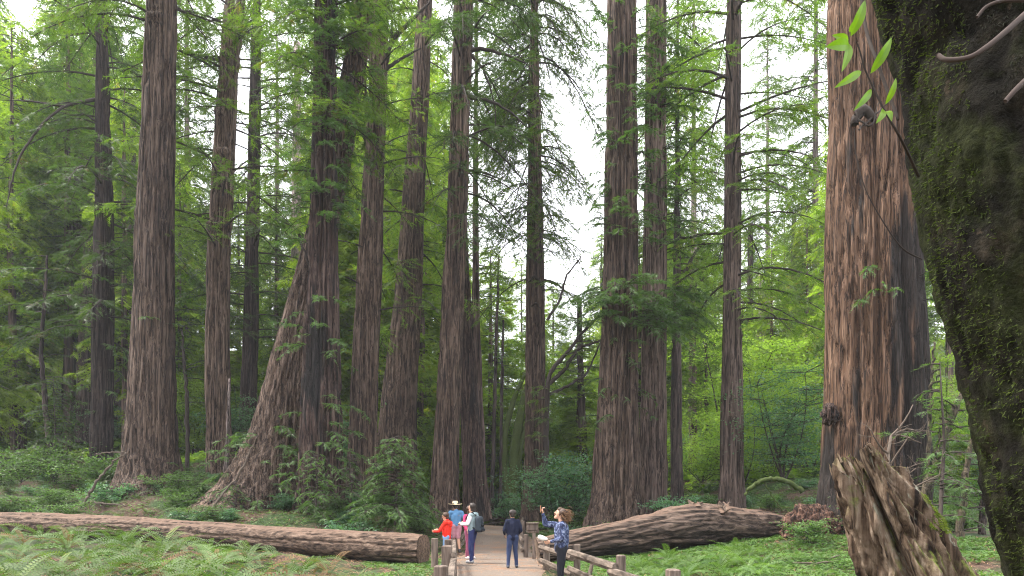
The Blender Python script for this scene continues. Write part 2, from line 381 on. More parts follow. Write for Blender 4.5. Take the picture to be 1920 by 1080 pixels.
# ------------------------------------------------------------------ redwood trunks
def trunk_mesh(name, pts, Y, mat, parent, seed, seg=96, dz=.16, fiss=.05, lobes=.25, ztop=None, spin=0, yb=0, sink=.35, ff=6.5, knots=(), grooves=()):
    """pts (px, py, width px) from base to top, at distance Y. Returns axis functions (centre x, y and radius of z)"""
    pts = sorted(pts, key=lambda t: -t[1])
    z = np.array([Z(p[1], Y) for p in pts]); x = np.array([X(p[0], Y) for p in pts]); r = np.array([p[2] * Y / F / 2 for p in pts])
    z0 = z[0] - sink
    z = np.concatenate([[z0], z]); x = np.concatenate([[x[0]], x]); r = np.concatenate([[r[0] * 1.08], r])
    if ztop and ztop > z[-1] + 1:
        sl = (x[-1] - x[-2]) / (z[-1] - z[-2]); k = (ztop - z[-1])
        z = np.append(z, ztop); x = np.append(x, x[-1] + sl * k * .6); r = np.append(r, max(.12, r[-1] * .62))
    vis = min(z[-1], Z(-40, Y)); zs = np.concatenate([np.arange(z0, vis, dz), np.arange(vis, z[-1] + .01, 1.0)]) if z[-1] > vis else np.arange(z0, vis, dz)
    fx = lambda q: smooth_interp(np.asarray(q, float), z, x); fr = lambda q: np.maximum(smooth_interp(np.asarray(q, float), z, r), .03)
    cx, R = fx(zs), fr(zs); th = np.linspace(0, 2 * np.pi, seg, endpoint=False)
    ct, st = np.cos(th)[None], np.sin(th)[None]; zz = zs[:, None] + 0 * ct
    p = np.stack([R[:, None] * ct + 7 * seed, R[:, None] * st, zz], -1)
    nz = fbm(p * np.array([ff, ff, .42]), seed, 4); rid = 1 - np.abs(2 * nz - 1)
    d = -fiss * 2.2 * np.clip((rid - .72) / .28, 0, 1) ** 1.2 + fiss * 1.3 * (fbm(p * np.array([ff * .6, ff * .6, .3]), seed + 30, 2) - .5)
    d += .10 * R[:, None] * (fbm(p * np.array([.9, .9, .22]), seed + 50, 2) - .5)
    hb = np.exp(-(zs - zs[0]) / (1.4 + R[0] * .8))[:, None]
    pl = np.stack([ct * 1.6 + seed, st * 1.6 + 0 * ct, zz * .25], -1) if False else np.stack(np.broadcast_arrays(ct * 1.7 + seed, st * 1.7, zz * .3), -1)
    d += lobes * R[:, None] * hb * 2.0 * (fbm(pl, seed + 80, 3) - .5)
    RR = R[:, None] + d
    thw = th[None]
    for kx, ky, kw_ in knots:
        zk = Z(ky, Y); Rk = float(fr(zk)); t0 = -math.acos(max(-.98, min(.98, (X(kx, Y) - float(fx(zk))) / Rk))); kr = kw_ * Y / F / 2
        dt = np.abs((thw - t0 + np.pi) % (2 * np.pi) - np.pi) * Rk; q2 = (dt / kr) ** 2 + ((zs[:, None] - zk) / (kr * .8)) ** 2
        RR = RR + kr * .75 * np.exp(-q2) * (.4 + 1.2 * fbm(p * 7, seed + 5, 2)) - kr * .5 * np.exp(-((dt / kr) ** 2 + ((zs[:, None] - zk - kr * 1.1) / (kr * .4)) ** 2))
    for g0, gw, gd in grooves:
        gz_ = g0 + .10 * (fbm(np.stack([zs * .3, 0 * zs, 0 * zs], -1), seed + 2, 2) - .5)[:, None]
        dt = np.abs((thw - gz_ + np.pi) % (2 * np.pi) - np.pi); RR = RR - gd * np.exp(-(dt / gw) ** 2)
    V = np.stack([cx[:, None] + RR * ct, Y + yb + RR * st, zz + (fbm(p * 3, seed, 2) - .5) * .06], -1).reshape(-1, 3)
    n, k = len(zs), seg
    V = np.vstack([V, [[cx[-1], Y + yb, zs[-1] + R[-1] * .4]]]); rr = (n - 1) * k + np.arange(k)
    org = np.array(parent.location) if parent else np.zeros(3)
    o = link(name, mesh(name, V - org, [grid_q(n, k, True), np.stack([rr, np.roll(rr, -1), np.full(k, n * k)], 1)], mat), parent)
    return o, fx, fr, zs[0] + sink, z[-1]

def redwood(name, label, pts, Y, mat=None, seed=1, crown=None, sprouts=None, dead=None, ztop=None, lmat=None, **kw):
    mat = mat or M_bark; b = sorted(pts, key=lambda t: -t[1])[0]; base = P(b[0], b[1], Y)
    t = thing(name, base, label, 'tree')
    o, fx, fr, zb, zt = trunk_mesh('trunk', pts, Y, mat, t, seed, ztop=ztop or Z(-150, Y), **kw)
    lv = Leaves(seed * 13 + 5); r = lv.r; any_ = False
    yb = kw.get('yb', 0)
    def at(zv, az, rr=1.0): R = float(fr(zv)) * rr; return np.array([float(fx(zv)) + R * math.cos(az), Y + yb + R * math.sin(az), zv])
    if crown:
        for c in crown:        # (py_low, py_high, n, Lmin, Lmax, droop, leafy[, azc, azspread])
            y0, y1, n, l0, l1, dr, lf = c[:7]; z0, z1 = Z(y0, Y), Z(y1, Y); ac, asp = (c[7], c[8]) if len(c) > 7 else (0, math.pi)
            n = int(n * 1.7)
            for i in range(n):
                zv = z0 + (z1 - z0) * (i + r.random()) / n; az = ac + r.uniform(-asp, asp); L = r.uniform(l0, l1)
                lv.branch(at(zv, az, .9), (math.cos(az), math.sin(az), 0), L, r.uniform(-.05, .3), dr * r.uniform(.7, 1.5), .009 * L + .01, spacing=.2, tw=1.25, spray=.40, bare=.08, leafy=lf); any_ = True
    if any_:
        lv.build('crown', lmat or M_rwm, M_limb, t, base, n=5, lw=.03)
    if sprouts:
        sp = Leaves(seed * 17 + 3); few = sum(q[2] for q in sprouts) <= 12
        for y0, y1, n, l0, l1 in sprouts:
            z0, z1 = Z(y0, Y), Z(y1, Y)
            for i in range(n):
                zv = z0 + (z1 - z0) * sp.r.random(); az = -math.pi / 2 + sp.r.uniform(-1.5, 1.5); L = sp.r.uniform(l0, l1)
                sp.branch(at(zv, az, .95), (math.cos(az) * 1.5, math.sin(az), 0), L, sp.r.uniform(-.1, .4), sp.r.uniform(.3, .8), .012, spacing=.12, tw=.42, spray=.24, bare=.05, k=3, twigwood=False)
                if few: sp.build('sprout', M_spr, M_limb, t, base, n=5, lw=.026); sp = Leaves(seed * 17 + 40 + len(t.children))
        if not few: sp.build('sprouts', M_spr, M_limb, t, base, wname='sprout_stems', n=5, lw=.026)
    if dead:
        for pl in dead:     # polylines (px,py,w[,dy])
            pp = [P(q[0], q[1], Y + yb + (q[3] if len(q) > 3 else 0)) for q in pl]; ww = [q[2] * Y / F / 2 for q in pl]
            tt = np.linspace(0, len(pp) - 1, len(pp) * 4); A = np.array(pp); ix = np.arange(len(pp))
            if len(pp) > 2: A = np.stack([smooth_interp(tt, ix, A[:, c]) for c in range(3)], 1)
            else: A = np.stack([np.interp(tt, ix, A[:, c]) for c in range(3)], 1)
            A += np.random.default_rng(len(pl)).normal(0, .012, A.shape)
            mb = MB(); mb.tube(A, np.interp(tt, ix, ww), 6); mb.build('dead_limb', M_limb, t, base)
    return t, at
hp = math.pi / 2
redwood('redwood_tree', 'dark straight redwood trunk, first large trunk from the left of the photo', [(190,885,46),(192,800,40),(193,600,38),(195,400,32),(193,200,26),(191,0,20)], 38, M_barkd, 1, lmat=M_rw,
        crown=[(640,-120,34,3,5.5,.5,.85)], sprouts=[(880,500,10,.8,1.4)],
        dead=[[(187,185,7),(120,200,5,-1.6),(70,245,4,-2.8),(35,300,3.5,-3.4),(20,350,2.5,-3.6),(12,390,1,-3.7)],[(120,200,4,-1.6),(60,190,3,-2.2),(0,188,1,-2.6)],[(185,230,5),(150,210,4),(110,205,2)],[(187,275,4),(160,250,2)]])
redwood('redwood_tree', 'very wide redwood with flared roots and grey brown bark behind the left fallen log', [(285,932,170),(283,900,128),(283,860,104),(284,800,90),(286,700,80),(288,600,73),(291,400,66),(298,200,58),(303,0,52)], 30, M_bark, 2,
        seg=150, sprouts=[(620,600,3,.5,.9),(930,870,6,.4,.8)], crown=[(60,-150,8,3,5,.5,.8)], lobes=.35,
        knots=[(270,160,20),(264,405,14),(300,50,26),(314,245,12),(318,420,10)])
redwood('redwood_tree', 'knobbly upright redwood beside the wide flared one, with a dark base and whorled knots', [(418,890,62),(414,860,52),(408,700,45),(410,500,42),(420,300,40),(428,150,38),(441,0,36)], 34, M_bark, 3, seg=110,
        crown=[(470,-120,20,2.5,5,.35,.55)],
        knots=[(402,428,24),(418,432,14),(424,296,26),(412,215,14),(430,110,18),(424,218,16)], dead=[[(412,110,6,-.3),(404,105,4),(385,110,2)],[(404,425,4,-.5),(396,418,3,-.6),(390,424,2,-.6)]])
redwood('redwood_tree', 'slim dark redwood between the knobbly trunk and the leaning one, branchy high up', [(464,860,40),(466,760,32),(471,600,28),(474,400,25),(478,200,21),(482,0,15)], 42, M_barkd, 4, lmat=M_rw,
        crown=[(640,-120,46,2.5,5,.35,.6)])
redwood('leaning_redwood', 'massive redwood leaning right, its wide ribbed base crossing behind the charred trunk', [(462,965,240),(484,930,185),(503,880,146),(520,820,112),(538,740,96),(556,660,86),(577,560,72),(600,450,60),(632,300,52),(660,150,44),(686,0,40)], 28.5, M_bark, 5,
        seg=150, fiss=.07, crown=[(120,-120,10,2,4,.4,.8)], sprouts=[(940,800,26,.7,1.5),(400,0,60,.8,1.7)],
        dead=[[(560,440,5,-1),(580,500,4,-1),(600,560,2,-1)],[(625,210,9,.2),(640,200,8),(672,196,4)]])
redwood('charred_redwood', 'upright redwood with blackened hollow base standing against the leaning one', [(600,968,100),(600,930,88),(601,850,80),(602,750,74),(604,600,62),(606,450,54),(608,280,48),(610,100,44),(612,0,42)], 26.6, M_barkc, 6,
        seg=130, fiss=.08, grooves=[(-1.5,.12,.16),(-1.0,.1,.1)], sprouts=[(900,560,34,.7,1.5),(460,0,80,.8,1.6)], crown=[(330,-100,14,1.5,3,.5,.9)])
redwood('redwood_tree', 'reddish straight redwood forking into bare dead limbs near the top of the photo', [(676,930,62),(680,850,56),(684,700,51),(693,500,46),(702,300,38),(709,150,34),(714,0,28)], 32, M_bark, 7, seg=110,
        crown=[(620,100,10,2,4,.3,.35)],
        dead=[[(705,150,16),(690,80,13),(676,30,9),(662,0,6),(650,-40,3)],[(715,110,13),(740,70,10),(770,40,7),(800,10,4),(815,-10,2)],[(716,135,8),(740,118,6),(770,100,4),(790,90,2)],[(712,170,9),(728,100,8),(735,50,5),(728,0,4)],[(690,272,6),(672,235,5),(655,215,3)]])
redwood('redwood_tree', 'redwood tapering and tilting right just behind the drooping green sapling', [(738,925,88),(742,860,80),(746,780,70),(754,680,60),(763,580,53),(774,400,44),(783,250,36),(792,100,31),(797,0,28)], 36, M_bark, 8, seg=120,
        crown=[(600,-80,18,2,4.2,.5,.6)], knots=[(764,335,14),(776,190,12),(768,500,14),(790,180,10)])
redwood('redwood_tree', 'ribbed redwood rising beside the man in the straw hat, branches reaching right', [(831,985,72),(833,930,56),(836,850,49),(842,720,45),(849,560,42),(857,400,39),(863,200,38),(869,0,37)], 31, M_bark, 9, seg=120,
        crown=[(430,-120,20,2.2,4.6,.6,.6,0,2.0)], lmat=M_rw,
        dead=[[(872,98,9),(900,92,7),(940,100,5),(985,118,3)],[(870,182,8),(910,188,6),(950,205,4),(990,240,2)],[(860,318,6),(900,322,5),(935,335,2)],[(880,100,7),(905,130,5),(925,185,3),(930,240,2)]])
redwood('redwood_tree', 'pair-fused redwood with a burnt black hollow facing the path end', [(890,965,52),(888,920,43),(886,860,41),(880,750,34),(875,620,27),(866,480,26),(862,380,22)], 39, M_barkc, 10, ztop=Z(330,39))
redwood('redwood_tree', 'narrow pale redwood rising right behind the burnt hollow trunk', [(900,962,42),(897,850,28),(894,700,20),(892,500,13),(892,300,11),(893,150,8)], 41, M_barkf, 11, seg=48, crown=[(520,60,24,1.2,2.6,.4,.6)])
redwood('redwood_tree', 'lone straight redwood in the sky gap, upper half curtained in drooping green', [(1004,965,56),(1004,900,46),(1004,800,41),(1004,600,36),(1003,400,31),(1002,250,26),(1002,80,19)], 36, M_bark, 12, seg=110, lmat=M_rwm,
        crown=[(300,-140,42,2.6,4.4,.95,1),(450,300,12,1.8,3.4,.9,.9),(560,430,5,2,3.2,.5,.6)], sprouts=[(900,700,12,.6,1.1)],
        dead=[[(990,530,4,-.6),(1003,518,5,-.65),(1012,530,4,-.65),(1018,545,2,-.6)],[(996,575,3,-.6),(1004,568,4,-.65),(1012,578,2,-.6)],[(1020,525,5),(1040,530,4),(1065,550,2)]])
redwood('redwood_tree', 'huge two-ribbed redwood behind the right fallen log, green sprouts up its trunk', [(1152,985,116),(1155,940,96),(1157,850,84),(1160,700,74),(1163,500,68),(1165,300,62),(1166,100,57),(1166,0,55)], 27, M_bark, 13, seg=150, fiss=.07,
        sprouts=[(620,540,34,1.2,2.4),(460,20,80,.6,1.4),(800,640,14,.5,1.0)], grooves=[(-1.25,.16,.22),(-1.75,.12,.12)])
redwood('redwood_tree', 'stringy grey redwood touching the right side of the huge two-ribbed one', [(1224,975,64),(1225,900,56),(1226,700,49),(1228,500,45),(1229,300,42),(1230,100,39),(1230,0,38)], 29, M_bark2, 14, seg=120,
        sprouts=[(620,540,28,1.2,2.2),(480,40,76,.7,1.5)])
redwood('redwood_tree', 'thin dark redwood just right of the stringy grey trunk', [(1269,955,30),(1268,850,23),(1268,700,19),(1269,500,15),(1270,300,10),(1271,100,6)], 38, M_barkd, 15, seg=48, crown=[(600,40,48,1.8,4.2,.45,.8)],
        dead=[[(1270,540,11),(1285,510,10),(1300,480,7),(1320,455,4),(1350,435,2)],[(1272,560,7),(1310,530,5),(1340,505,3),(1370,500,2)]])
redwood('redwood_tree', 'smooth pale straight redwood behind the thick part of the right fallen log', [(1372,950,54),(1372,900,46),(1372,800,42),(1373,600,35),(1374,400,31),(1374,200,29),(1375,0,26)], 28.5, M_bark2, 16, seg=110, fiss=.03,
        crown=[(620,-80,30,2.4,5.4,.4,.55)], sprouts=[(520,460,3,.5,1.0)],
        knots=[(1369,788,13),(1378,430,8)])
# giant at the right
gt, gat = redwood('giant_redwood', 'giant orange-brown redwood with black burn scars behind the broken snag', [(1636,1010,238),(1638,960,204),(1640,900,190),(1641,820,184),(1640,700,176),(1638,560,168),(1634,400,156),(1630,200,146),(1626,0,140)], 20, M_barko, 17,
        seg=220, dz=.1, fiss=.075, lobes=.22, ff=6, sprouts=[(590,520,8,.4,.9)], grooves=[(-1.30,.10,.34),(-1.95,.07,.16),(-.75,.10,.25),(-2.35,.06,.1)],
        dead=[[(1600,235,14,-1.1),(1616,205,18,-1.2),(1640,225,12,-1.2)],[(1608,245,4,-1.2),(1640,215,4,-1.25),(1670,190,2,-1.2)],[(1600,215,3,-1.2),(1632,235,3,-1.3),(1648,190,1,-1.3)]])
def lump(name, c, rad, mat, parent, seed, org, amp=.35, sq=(1, 1, 1), fr_=2.2, n=48):
    u = np.linspace(0, np.pi, n); v_ = np.linspace(0, 2 * np.pi, n * 2, endpoint=False)
    D = np.stack([np.sin(u)[:, None] * np.cos(v_)[None], np.sin(u)[:, None] * np.sin(v_)[None], np.cos(u)[:, None] + 0 * v_[None]], -1)
    R = rad * (1 + amp * 2 * (fbm(D * fr_ + seed, seed, 4) - .5) - amp * .5 * np.clip((1 - np.abs(2 * fbm(D * fr_ * 2.3 + seed, seed + 3, 3) - 1) - .7) / .3, 0, 1))
    V = (D * R[..., None] * np.array(sq) + np.array(c)).reshape(-1, 3) - np.array(org)
    return link(name, mesh(name, V, [grid_q(n, n * 2, True)], mat), parent)
gb = np.array(gt.location)
M_burl = bark('burl_bark', (.02, .012, .01), (.09, .048, .034), (.2, .12, .09), sc=5, stretch=1, bd=.08)
lump('burl', P(1556, 776, 19.5), .30, M_barkc, gt, 3, gb, .35, (.8, .8, 1.15))
lump('root_burl', P(1520, 1000, 19.2), .82, M_burl, gt, 8, gb, .30, (1.05, .8, 1.05), 1.9, 90)

# ------------------------------------------------------------------ small and odd trunks
def pole_tree(name, label, cat, pts, Y, mat, seed, crown=None, lmat=None, group=None, k=10, extra=()):
    base = P(pts[0][0], pts[0][1], Y); t = thing(name, base, label, cat, group); mb = MB()
    for pl in (pts,) + tuple(extra):
        A = np.array([P(q[0], q[1], Y) for q in pl]); tt = np.linspace(0, len(A) - 1, len(A) * 6); ix = np.arange(len(A))
        B = np.stack([smooth_interp(tt, ix, A[:, c]) if len(A) > 2 else np.interp(tt, ix, A[:, c]) for c in range(3)], 1)
        rng = np.random.default_rng(seed); B[1:] += rng.normal(0, .02, B[1:].shape)
        mb.tube(B, np.interp(tt, ix, [q[2] * Y / F / 2 for q in pl]) * rng.uniform(.9, 1.12, len(tt)), k)
    mb.build('trunk', mat, t, base)
    if crown:
        lv = Leaves(seed)
        for y0, y1, n, l0, l1, dr, lf in crown:
            A = np.array([P(q[0], q[1], Y) for q in pts]); 
            for i in range(n):
                zv = Z(y0 + (y1 - y0) * lv.r.random(), Y); o = np.argsort(A[:, 2]); xx = np.interp(zv, A[o, 2], A[o, 0])
                az = lv.r.uniform(0, 6.28); lv.branch(np.array([xx, Y, zv]), (math.cos(az), math.sin(az), 0), lv.r.uniform(l0, l1), lv.r.uniform(0, .4), dr, .02, leafy=lf, k=4)
        lv.build('crown', lmat or M_rwm, M_limb, t, base)
    return t
SM = [('dark thin sapling leaning left in front of the far left redwoods', [(103,905,13),(97,860,11),(85,760,9),(78,660,8),(84,560,6),(88,480,4)], 36, M_barkd, [(760,480,16,1.2,2.4,.3,.6)]),
      ('spindly bare-stemmed sapling between the wide flared redwood and the knobbly one', [(352,930,9),(352,850,8),(350,740,7),(346,690,6),(342,620,4)], 36, M_limb, [(760,610,14,1,2.2,.2,.5)]),
      ('pale leaning pole against the base of the knobbly redwood', [(420,915,10),(424,860,8),(429,780,6),(430,710,4)], 33, M_barkp, None),
      ('slim pale redwood seen between the slim dark trunk and the leaning redwood', [(552,900,26),(552,700,22),(555,500,20),(556,300,16),(557,80,11)], 60, M_barkp, [(700,60,50,2,4.5,.3,.6)]),
      ('slender redwood pole left of the trunk with dead limbs', [(652,880,20),(652,700,15),(655,500,13),(660,330,9),(664,200,6)], 52, M_barkf, [(600,180,26,1.5,3,.3,.6)]),
      ('narrow redwood trunk showing just right of the trunk with dead limbs', [(722,830,20),(724,650,16),(726,450,14),(728,250,10)], 55, M_barkf, [(560,200,30,2,4,.3,.7)]),
      ('dark narrow redwood behind the drooping sapling, left of the ribbed one', [(779,900,28),(780,760,22),(783,600,19),(786,420,15),(790,260,10)], 50, M_barkd, [(600,200,30,2,4,.4,.7)]),
      ('very thin dark pole left of the lone straight redwood', [(921,975,9),(925,850,7),(928,720,7),(933,560,5),(935,480,3)], 45, M_barkd, [(700,480,14,.8,2,.3,.5)]),
      ('second very thin pole close beside the lone straight redwood', [(938,972,8),(939,850,6),(941,720,6),(944,600,4)], 46, M_barkd, [(760,560,14,.8,2,.3,.5)]),
      ('pale broken-topped snag trunk right of the smooth straight redwood', [(1424,748,22),(1425,700,20),(1427,620,17),(1429,560,14),(1426,515,7)], 55, M_barkp, [(640,560,5,1,2,.2,.6)]),
      ('dark narrow redwood left of the pale broken snag trunk', [(1404,800,18),(1405,700,16),(1406,560,13),(1407,420,9)], 58, M_barkd, [(700,350,40,2,4,.25,.8)]),
      ('dark straight redwood far back left of the giant', [(1488,700,16),(1488,620,14),(1488,540,12),(1489,400,8)], 66, M_barkd, [(640,330,44,2,4.5,.25,.8)]),
      ('thin redwood behind the log between the dark and the smooth straight trunks', [(1299,880,17),(1299,760,15),(1298,620,12),(1298,480,8)], 50, M_barkf, [(700,420,40,1.8,3.6,.3,.8)]),
      ('narrow redwood left of the huge two-ribbed trunk, upper stem hidden by leaves', [(1095,940,20),(1092,800,15),(1088,680,12),(1086,560,9)], 46, M_barkd, [(760,480,30,1.5,3,.3,.7)]),
      ('far dark trunk behind the left edge sapling', [(58,800,32),(62,700,28),(68,560,24),(74,400,20),(78,280,16)], 58, M_barkd, [(640,150,60,2.5,5,.45,.9)]),
      ('narrow dark trunk second to the left of the first large trunk', [(128,790,26),(131,680,22),(138,520,19),(146,360,15),(150,200,11)], 56, M_barkd, [(660,80,60,2.5,5,.45,.9)]),
      ('dark trunk half hidden by the first large trunk on its left side', [(158,830,32),(160,720,27),(163,600,25),(168,450,20)], 50, M_barkd, [(560,300,20,2,4,.4,.9)]),
      ('dark trunk just right of the first large trunk', [(226,820,28),(230,700,25),(236,560,22),(243,380,18),(248,200,14)], 54, M_barkd, [(640,60,60,2.5,5,.45,.9)]),
      ('dark trunk at the extreme left edge of the photo', [(8,810,32),(9,700,28),(12,560,24),(16,400,20)], 60, M_barkd, [(640,150,60,2.5,5,.45,.9)])]
for i, (lb, pts, Y, m, cr) in enumerate(SM):
    pole_tree('slender_tree', lb, 'tree', pts, Y, m, 100 + i, cr, M_rwm if Y > 45 else M_rw)
# crooked bay trees
pole_tree('bay_tree', 'crooked dark understory tree leaning right behind the broken snag', 'tree', [(1732,985,18),(1733,930,16),(1748,880,16),(1764,830,15),(1785,780,13),(1808,730,9),(1830,690,5)], 17, M_bay, 150,
          [(900,760,10,.7,1.4,.2,.8)], M_spr, extra=([(1742,900,9),(1741,840,7),(1744,760,7),(1748,690,5),(1752,640,3)],))
pole_tree('bay_tree', 'thin upright understory trunk next to the mossy foreground trunk', 'tree', [(1796,1052,17),(1800,990,15),(1808,920,13),(1815,860,10),(1824,800,7)], 17.5, M_bay, 151, [(1000,820,9,.6,1.2,.2,.8)], M_spr)
pole_tree('bay_tree', 'short dark stem closest to the mossy foreground trunk', 'tree', [(1840,1044,14),(1842,980,13),(1843,930,11),(1845,860,8)], 20, M_barkd, 152, [(960,830,9,.6,1.4,.2,.8)], M_spr)
pole_tree('bay_tree', 'curving mossy stems rising right behind the thin poles at the path end', 'tree', [(960,965,22),(963,880,19),(970,810,17),(985,740,13),(1000,690,9)], 48, M_mossl, 153, None,
          extra=([(966,900,12),(980,820,10),(1003,760,7),(1030,730,4)], [(955,960,14),(945,850,12),(960,760,10),(985,700,7)]))
pole_tree('bay_tree', 'slanting dark bay limbs reaching right between lone redwood and huge redwood', 'tree', [(1022,950,11),(1024,850,10),(1026,760,9),(1032,700,8),(1060,665,7),(1095,620,6),(1130,588,4),(1160,570,2)], 33, M_limb, 154, [(640,560,16,1.0,2.2,.3,.9),(840,640,14,.8,1.6,.3,.9)],
          extra=([(1030,720,8),(1060,690,7),(1085,655,6),(1120,640,4),(1150,630,2)], [(1030,740,6),(1070,720,5),(1100,700,4),(1118,660,3),(1140,610,2)], [(1026,600,5),(1050,560,5),(1062,520,4),(1090,480,2)]))
ar = pole_tree('arched_branch', 'mossy fallen branch arching over the ground behind the right fallen log', 'branch', [(1396,928,6),(1410,912,8),(1435,898,8),(1470,900,9),(1505,922,10)], 24, M_mossl, 155, None,
          extra=([(1432,902,4),(1445,925,3),(1468,958,3)],))
pole_tree('fallen_pole', 'short mossy log lying at the left edge among ferns', 'log', [(-20,893,13),(10,888,12),(40,881,10),(52,878,8)], 34, M_mossl, 156)
pole_tree('dead_stick', 'long bent dead stick leaning off the wide flared redwood root toward the log', 'branch', [(152,952,4),(172,920,5),(196,885,4),(225,858,3),(236,850,3),(205,848,2),(180,852,2)], 26.5, M_dry, 157)
pole_tree('dead_stick', 'long straight dead stick leaning on the leaning redwood base', 'branch', [(392,958,5),(420,925,4),(450,885,4),(478,830,2),(485,808,1)], 25.5, M_dry, 158)
pole_tree('dead_stick', 'thin grey stick lying flat behind the left fallen log', 'branch', [(165,941,4),(200,944,4),(238,949,2)], 26.5, M_dry, 159)

# ------------------------------------------------------------------ background forest
def bg_tree(seed, H, n, l0, l1, z0f, r0, spacing, tw, spray, lw, lm, tm=None):
    t = thing('forest_tree', (0, 0, 0), 'x', 'tree'); z = np.linspace(-1.5, H, 26)
    wob = np.cumsum(np.random.default_rng(seed).normal(0, .04, 26)); mb = MB()
    mb.tube(np.stack([wob, wob * .5, z], 1), r0 * (1 - np.clip(z / H, 0, 1)) ** .7 + .03, 14); mb.build('trunk', tm or M_barkf, t)
    lv = Leaves(seed)
    for i in range(n):
        f_ = (i + lv.r.random()) / n; f2 = z0f + (1 - z0f) * f_; zz = f2 * H; L = (l0 + (l1 - l0) * (1 - f2) ** .7) * lv.r.uniform(.6, 1.15); az = lv.r.uniform(0, 6.283)
        c = np.array([np.interp(zz, z, wob), np.interp(zz, z, wob * .5), zz])
        lv.branch(c, (math.cos(az), math.sin(az), 0), L, lv.r.uniform(-.1, .35), lv.r.uniform(.25, .7), .05, spacing, tw, spray, k=4, twigwood=False)
    lv.build('crown', lm, M_limb, t, n=4, lw=lw, ll=.55); return t
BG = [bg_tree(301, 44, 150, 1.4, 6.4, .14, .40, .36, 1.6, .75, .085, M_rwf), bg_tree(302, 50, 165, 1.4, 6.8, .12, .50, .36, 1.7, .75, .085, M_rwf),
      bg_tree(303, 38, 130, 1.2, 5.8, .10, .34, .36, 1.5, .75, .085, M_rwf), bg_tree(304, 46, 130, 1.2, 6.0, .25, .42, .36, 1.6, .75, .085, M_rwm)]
def skyline(px):
    return np.interp(px, [-600, 0, 300, 345, 420, 560, 640, 760, 825, 860, 1000, 1110, 1130, 1240, 1300, 1400, 1500, 1560, 1750, 2400],
                         [-100, -60, -40, 260, 380, 400, 90, 20, 160, 500, 560, 500, 460, 380, 470, 480, 420, 240, 60, 0])
BG.append(bg_tree(305, 42, 120, 2.0, 5.2, .22, .34, .36, 1.4, .55, .055, M_rwm, M_barkp)); BG[-1].location = (0, 0, 0)
rb = np.random.default_rng(77); first = set()
REG = [((-500, 330), 40, 'redwood in the dense green forest filling the background at the left', 'trees of the left background'),
       ((330, 830), 28, 'redwood in the forest background behind the leaning and tilting trunks', 'trees of the centre left background'),
       ((830, 1130), 18, 'low leafy tree on the far side of the clearing under the central sky gap', 'trees under the central sky gap'),
       ((1130, 1560), 34, 'light green tree on the slope behind the right fallen log', 'trees of the right background'),
       ((1560, 2300), 18, 'tree in the background glimpsed beside the giant and mossy trunks', 'trees behind the giant redwood')]
LC = BG.pop()
for i, (px, Y, H) in enumerate(((1300, 62, 46), (1530, 60, 50), (1440, 88, 50), (520, 72, 50), (350, 62, 50), (590, 80, 56), (1245, 90, 44))):
    x = X(px, Y); g_ = g1(x, Y); sc = H / 42
    o = LC if i == 0 else dup(LC, (0, 0, 0)); o.location = (x, Y, g_); o.rotation_euler.z = i * 1.3; o.scale = (1, 1, sc)
    o['label'] = 'tall thin airy redwood standing against the white sky behind the main trunks'; o['group'] = 'airy redwoods against the sky'
def free_cols(px, Y):   # keep thin slots open where the photograph shows sky right down
    return True
for (a0, a1), n, lb, grp in REG:
    for i in range(n):
        px = a0 + (a1 - a0) * (i + rb.uniform(.1, .9)) / n; Y = [52, 66, 84, 108, 135][i % 5] + rb.uniform(-6, 8)
        if a0 < 330: Y = Y * .9
        zt = Z(skyline(px) + rb.uniform(-80, 190 if a0 < 330 else 110), Y); x = X(px, Y); gz_ = g1(x, Y); h = max(9, zt - gz_)
        k = int(rb.integers(0, 4)); H = [44, 50, 38, 46][k]; sc = h / H; s2 = max(sc, .62) if h > 20 else max(sc, .45)
        src = BG[k]
        if k not in first: o = src; first.add(k); o['label'] = lb; o['group'] = grp; o.location = (x, Y, gz_); o.rotation_euler.z = rb.uniform(0, 6.28); o.scale = (s2, s2, sc)
        else: o = dup(src, (x, Y, gz_), rb.uniform(0, 6.28), (s2, s2, sc), lb, grp)

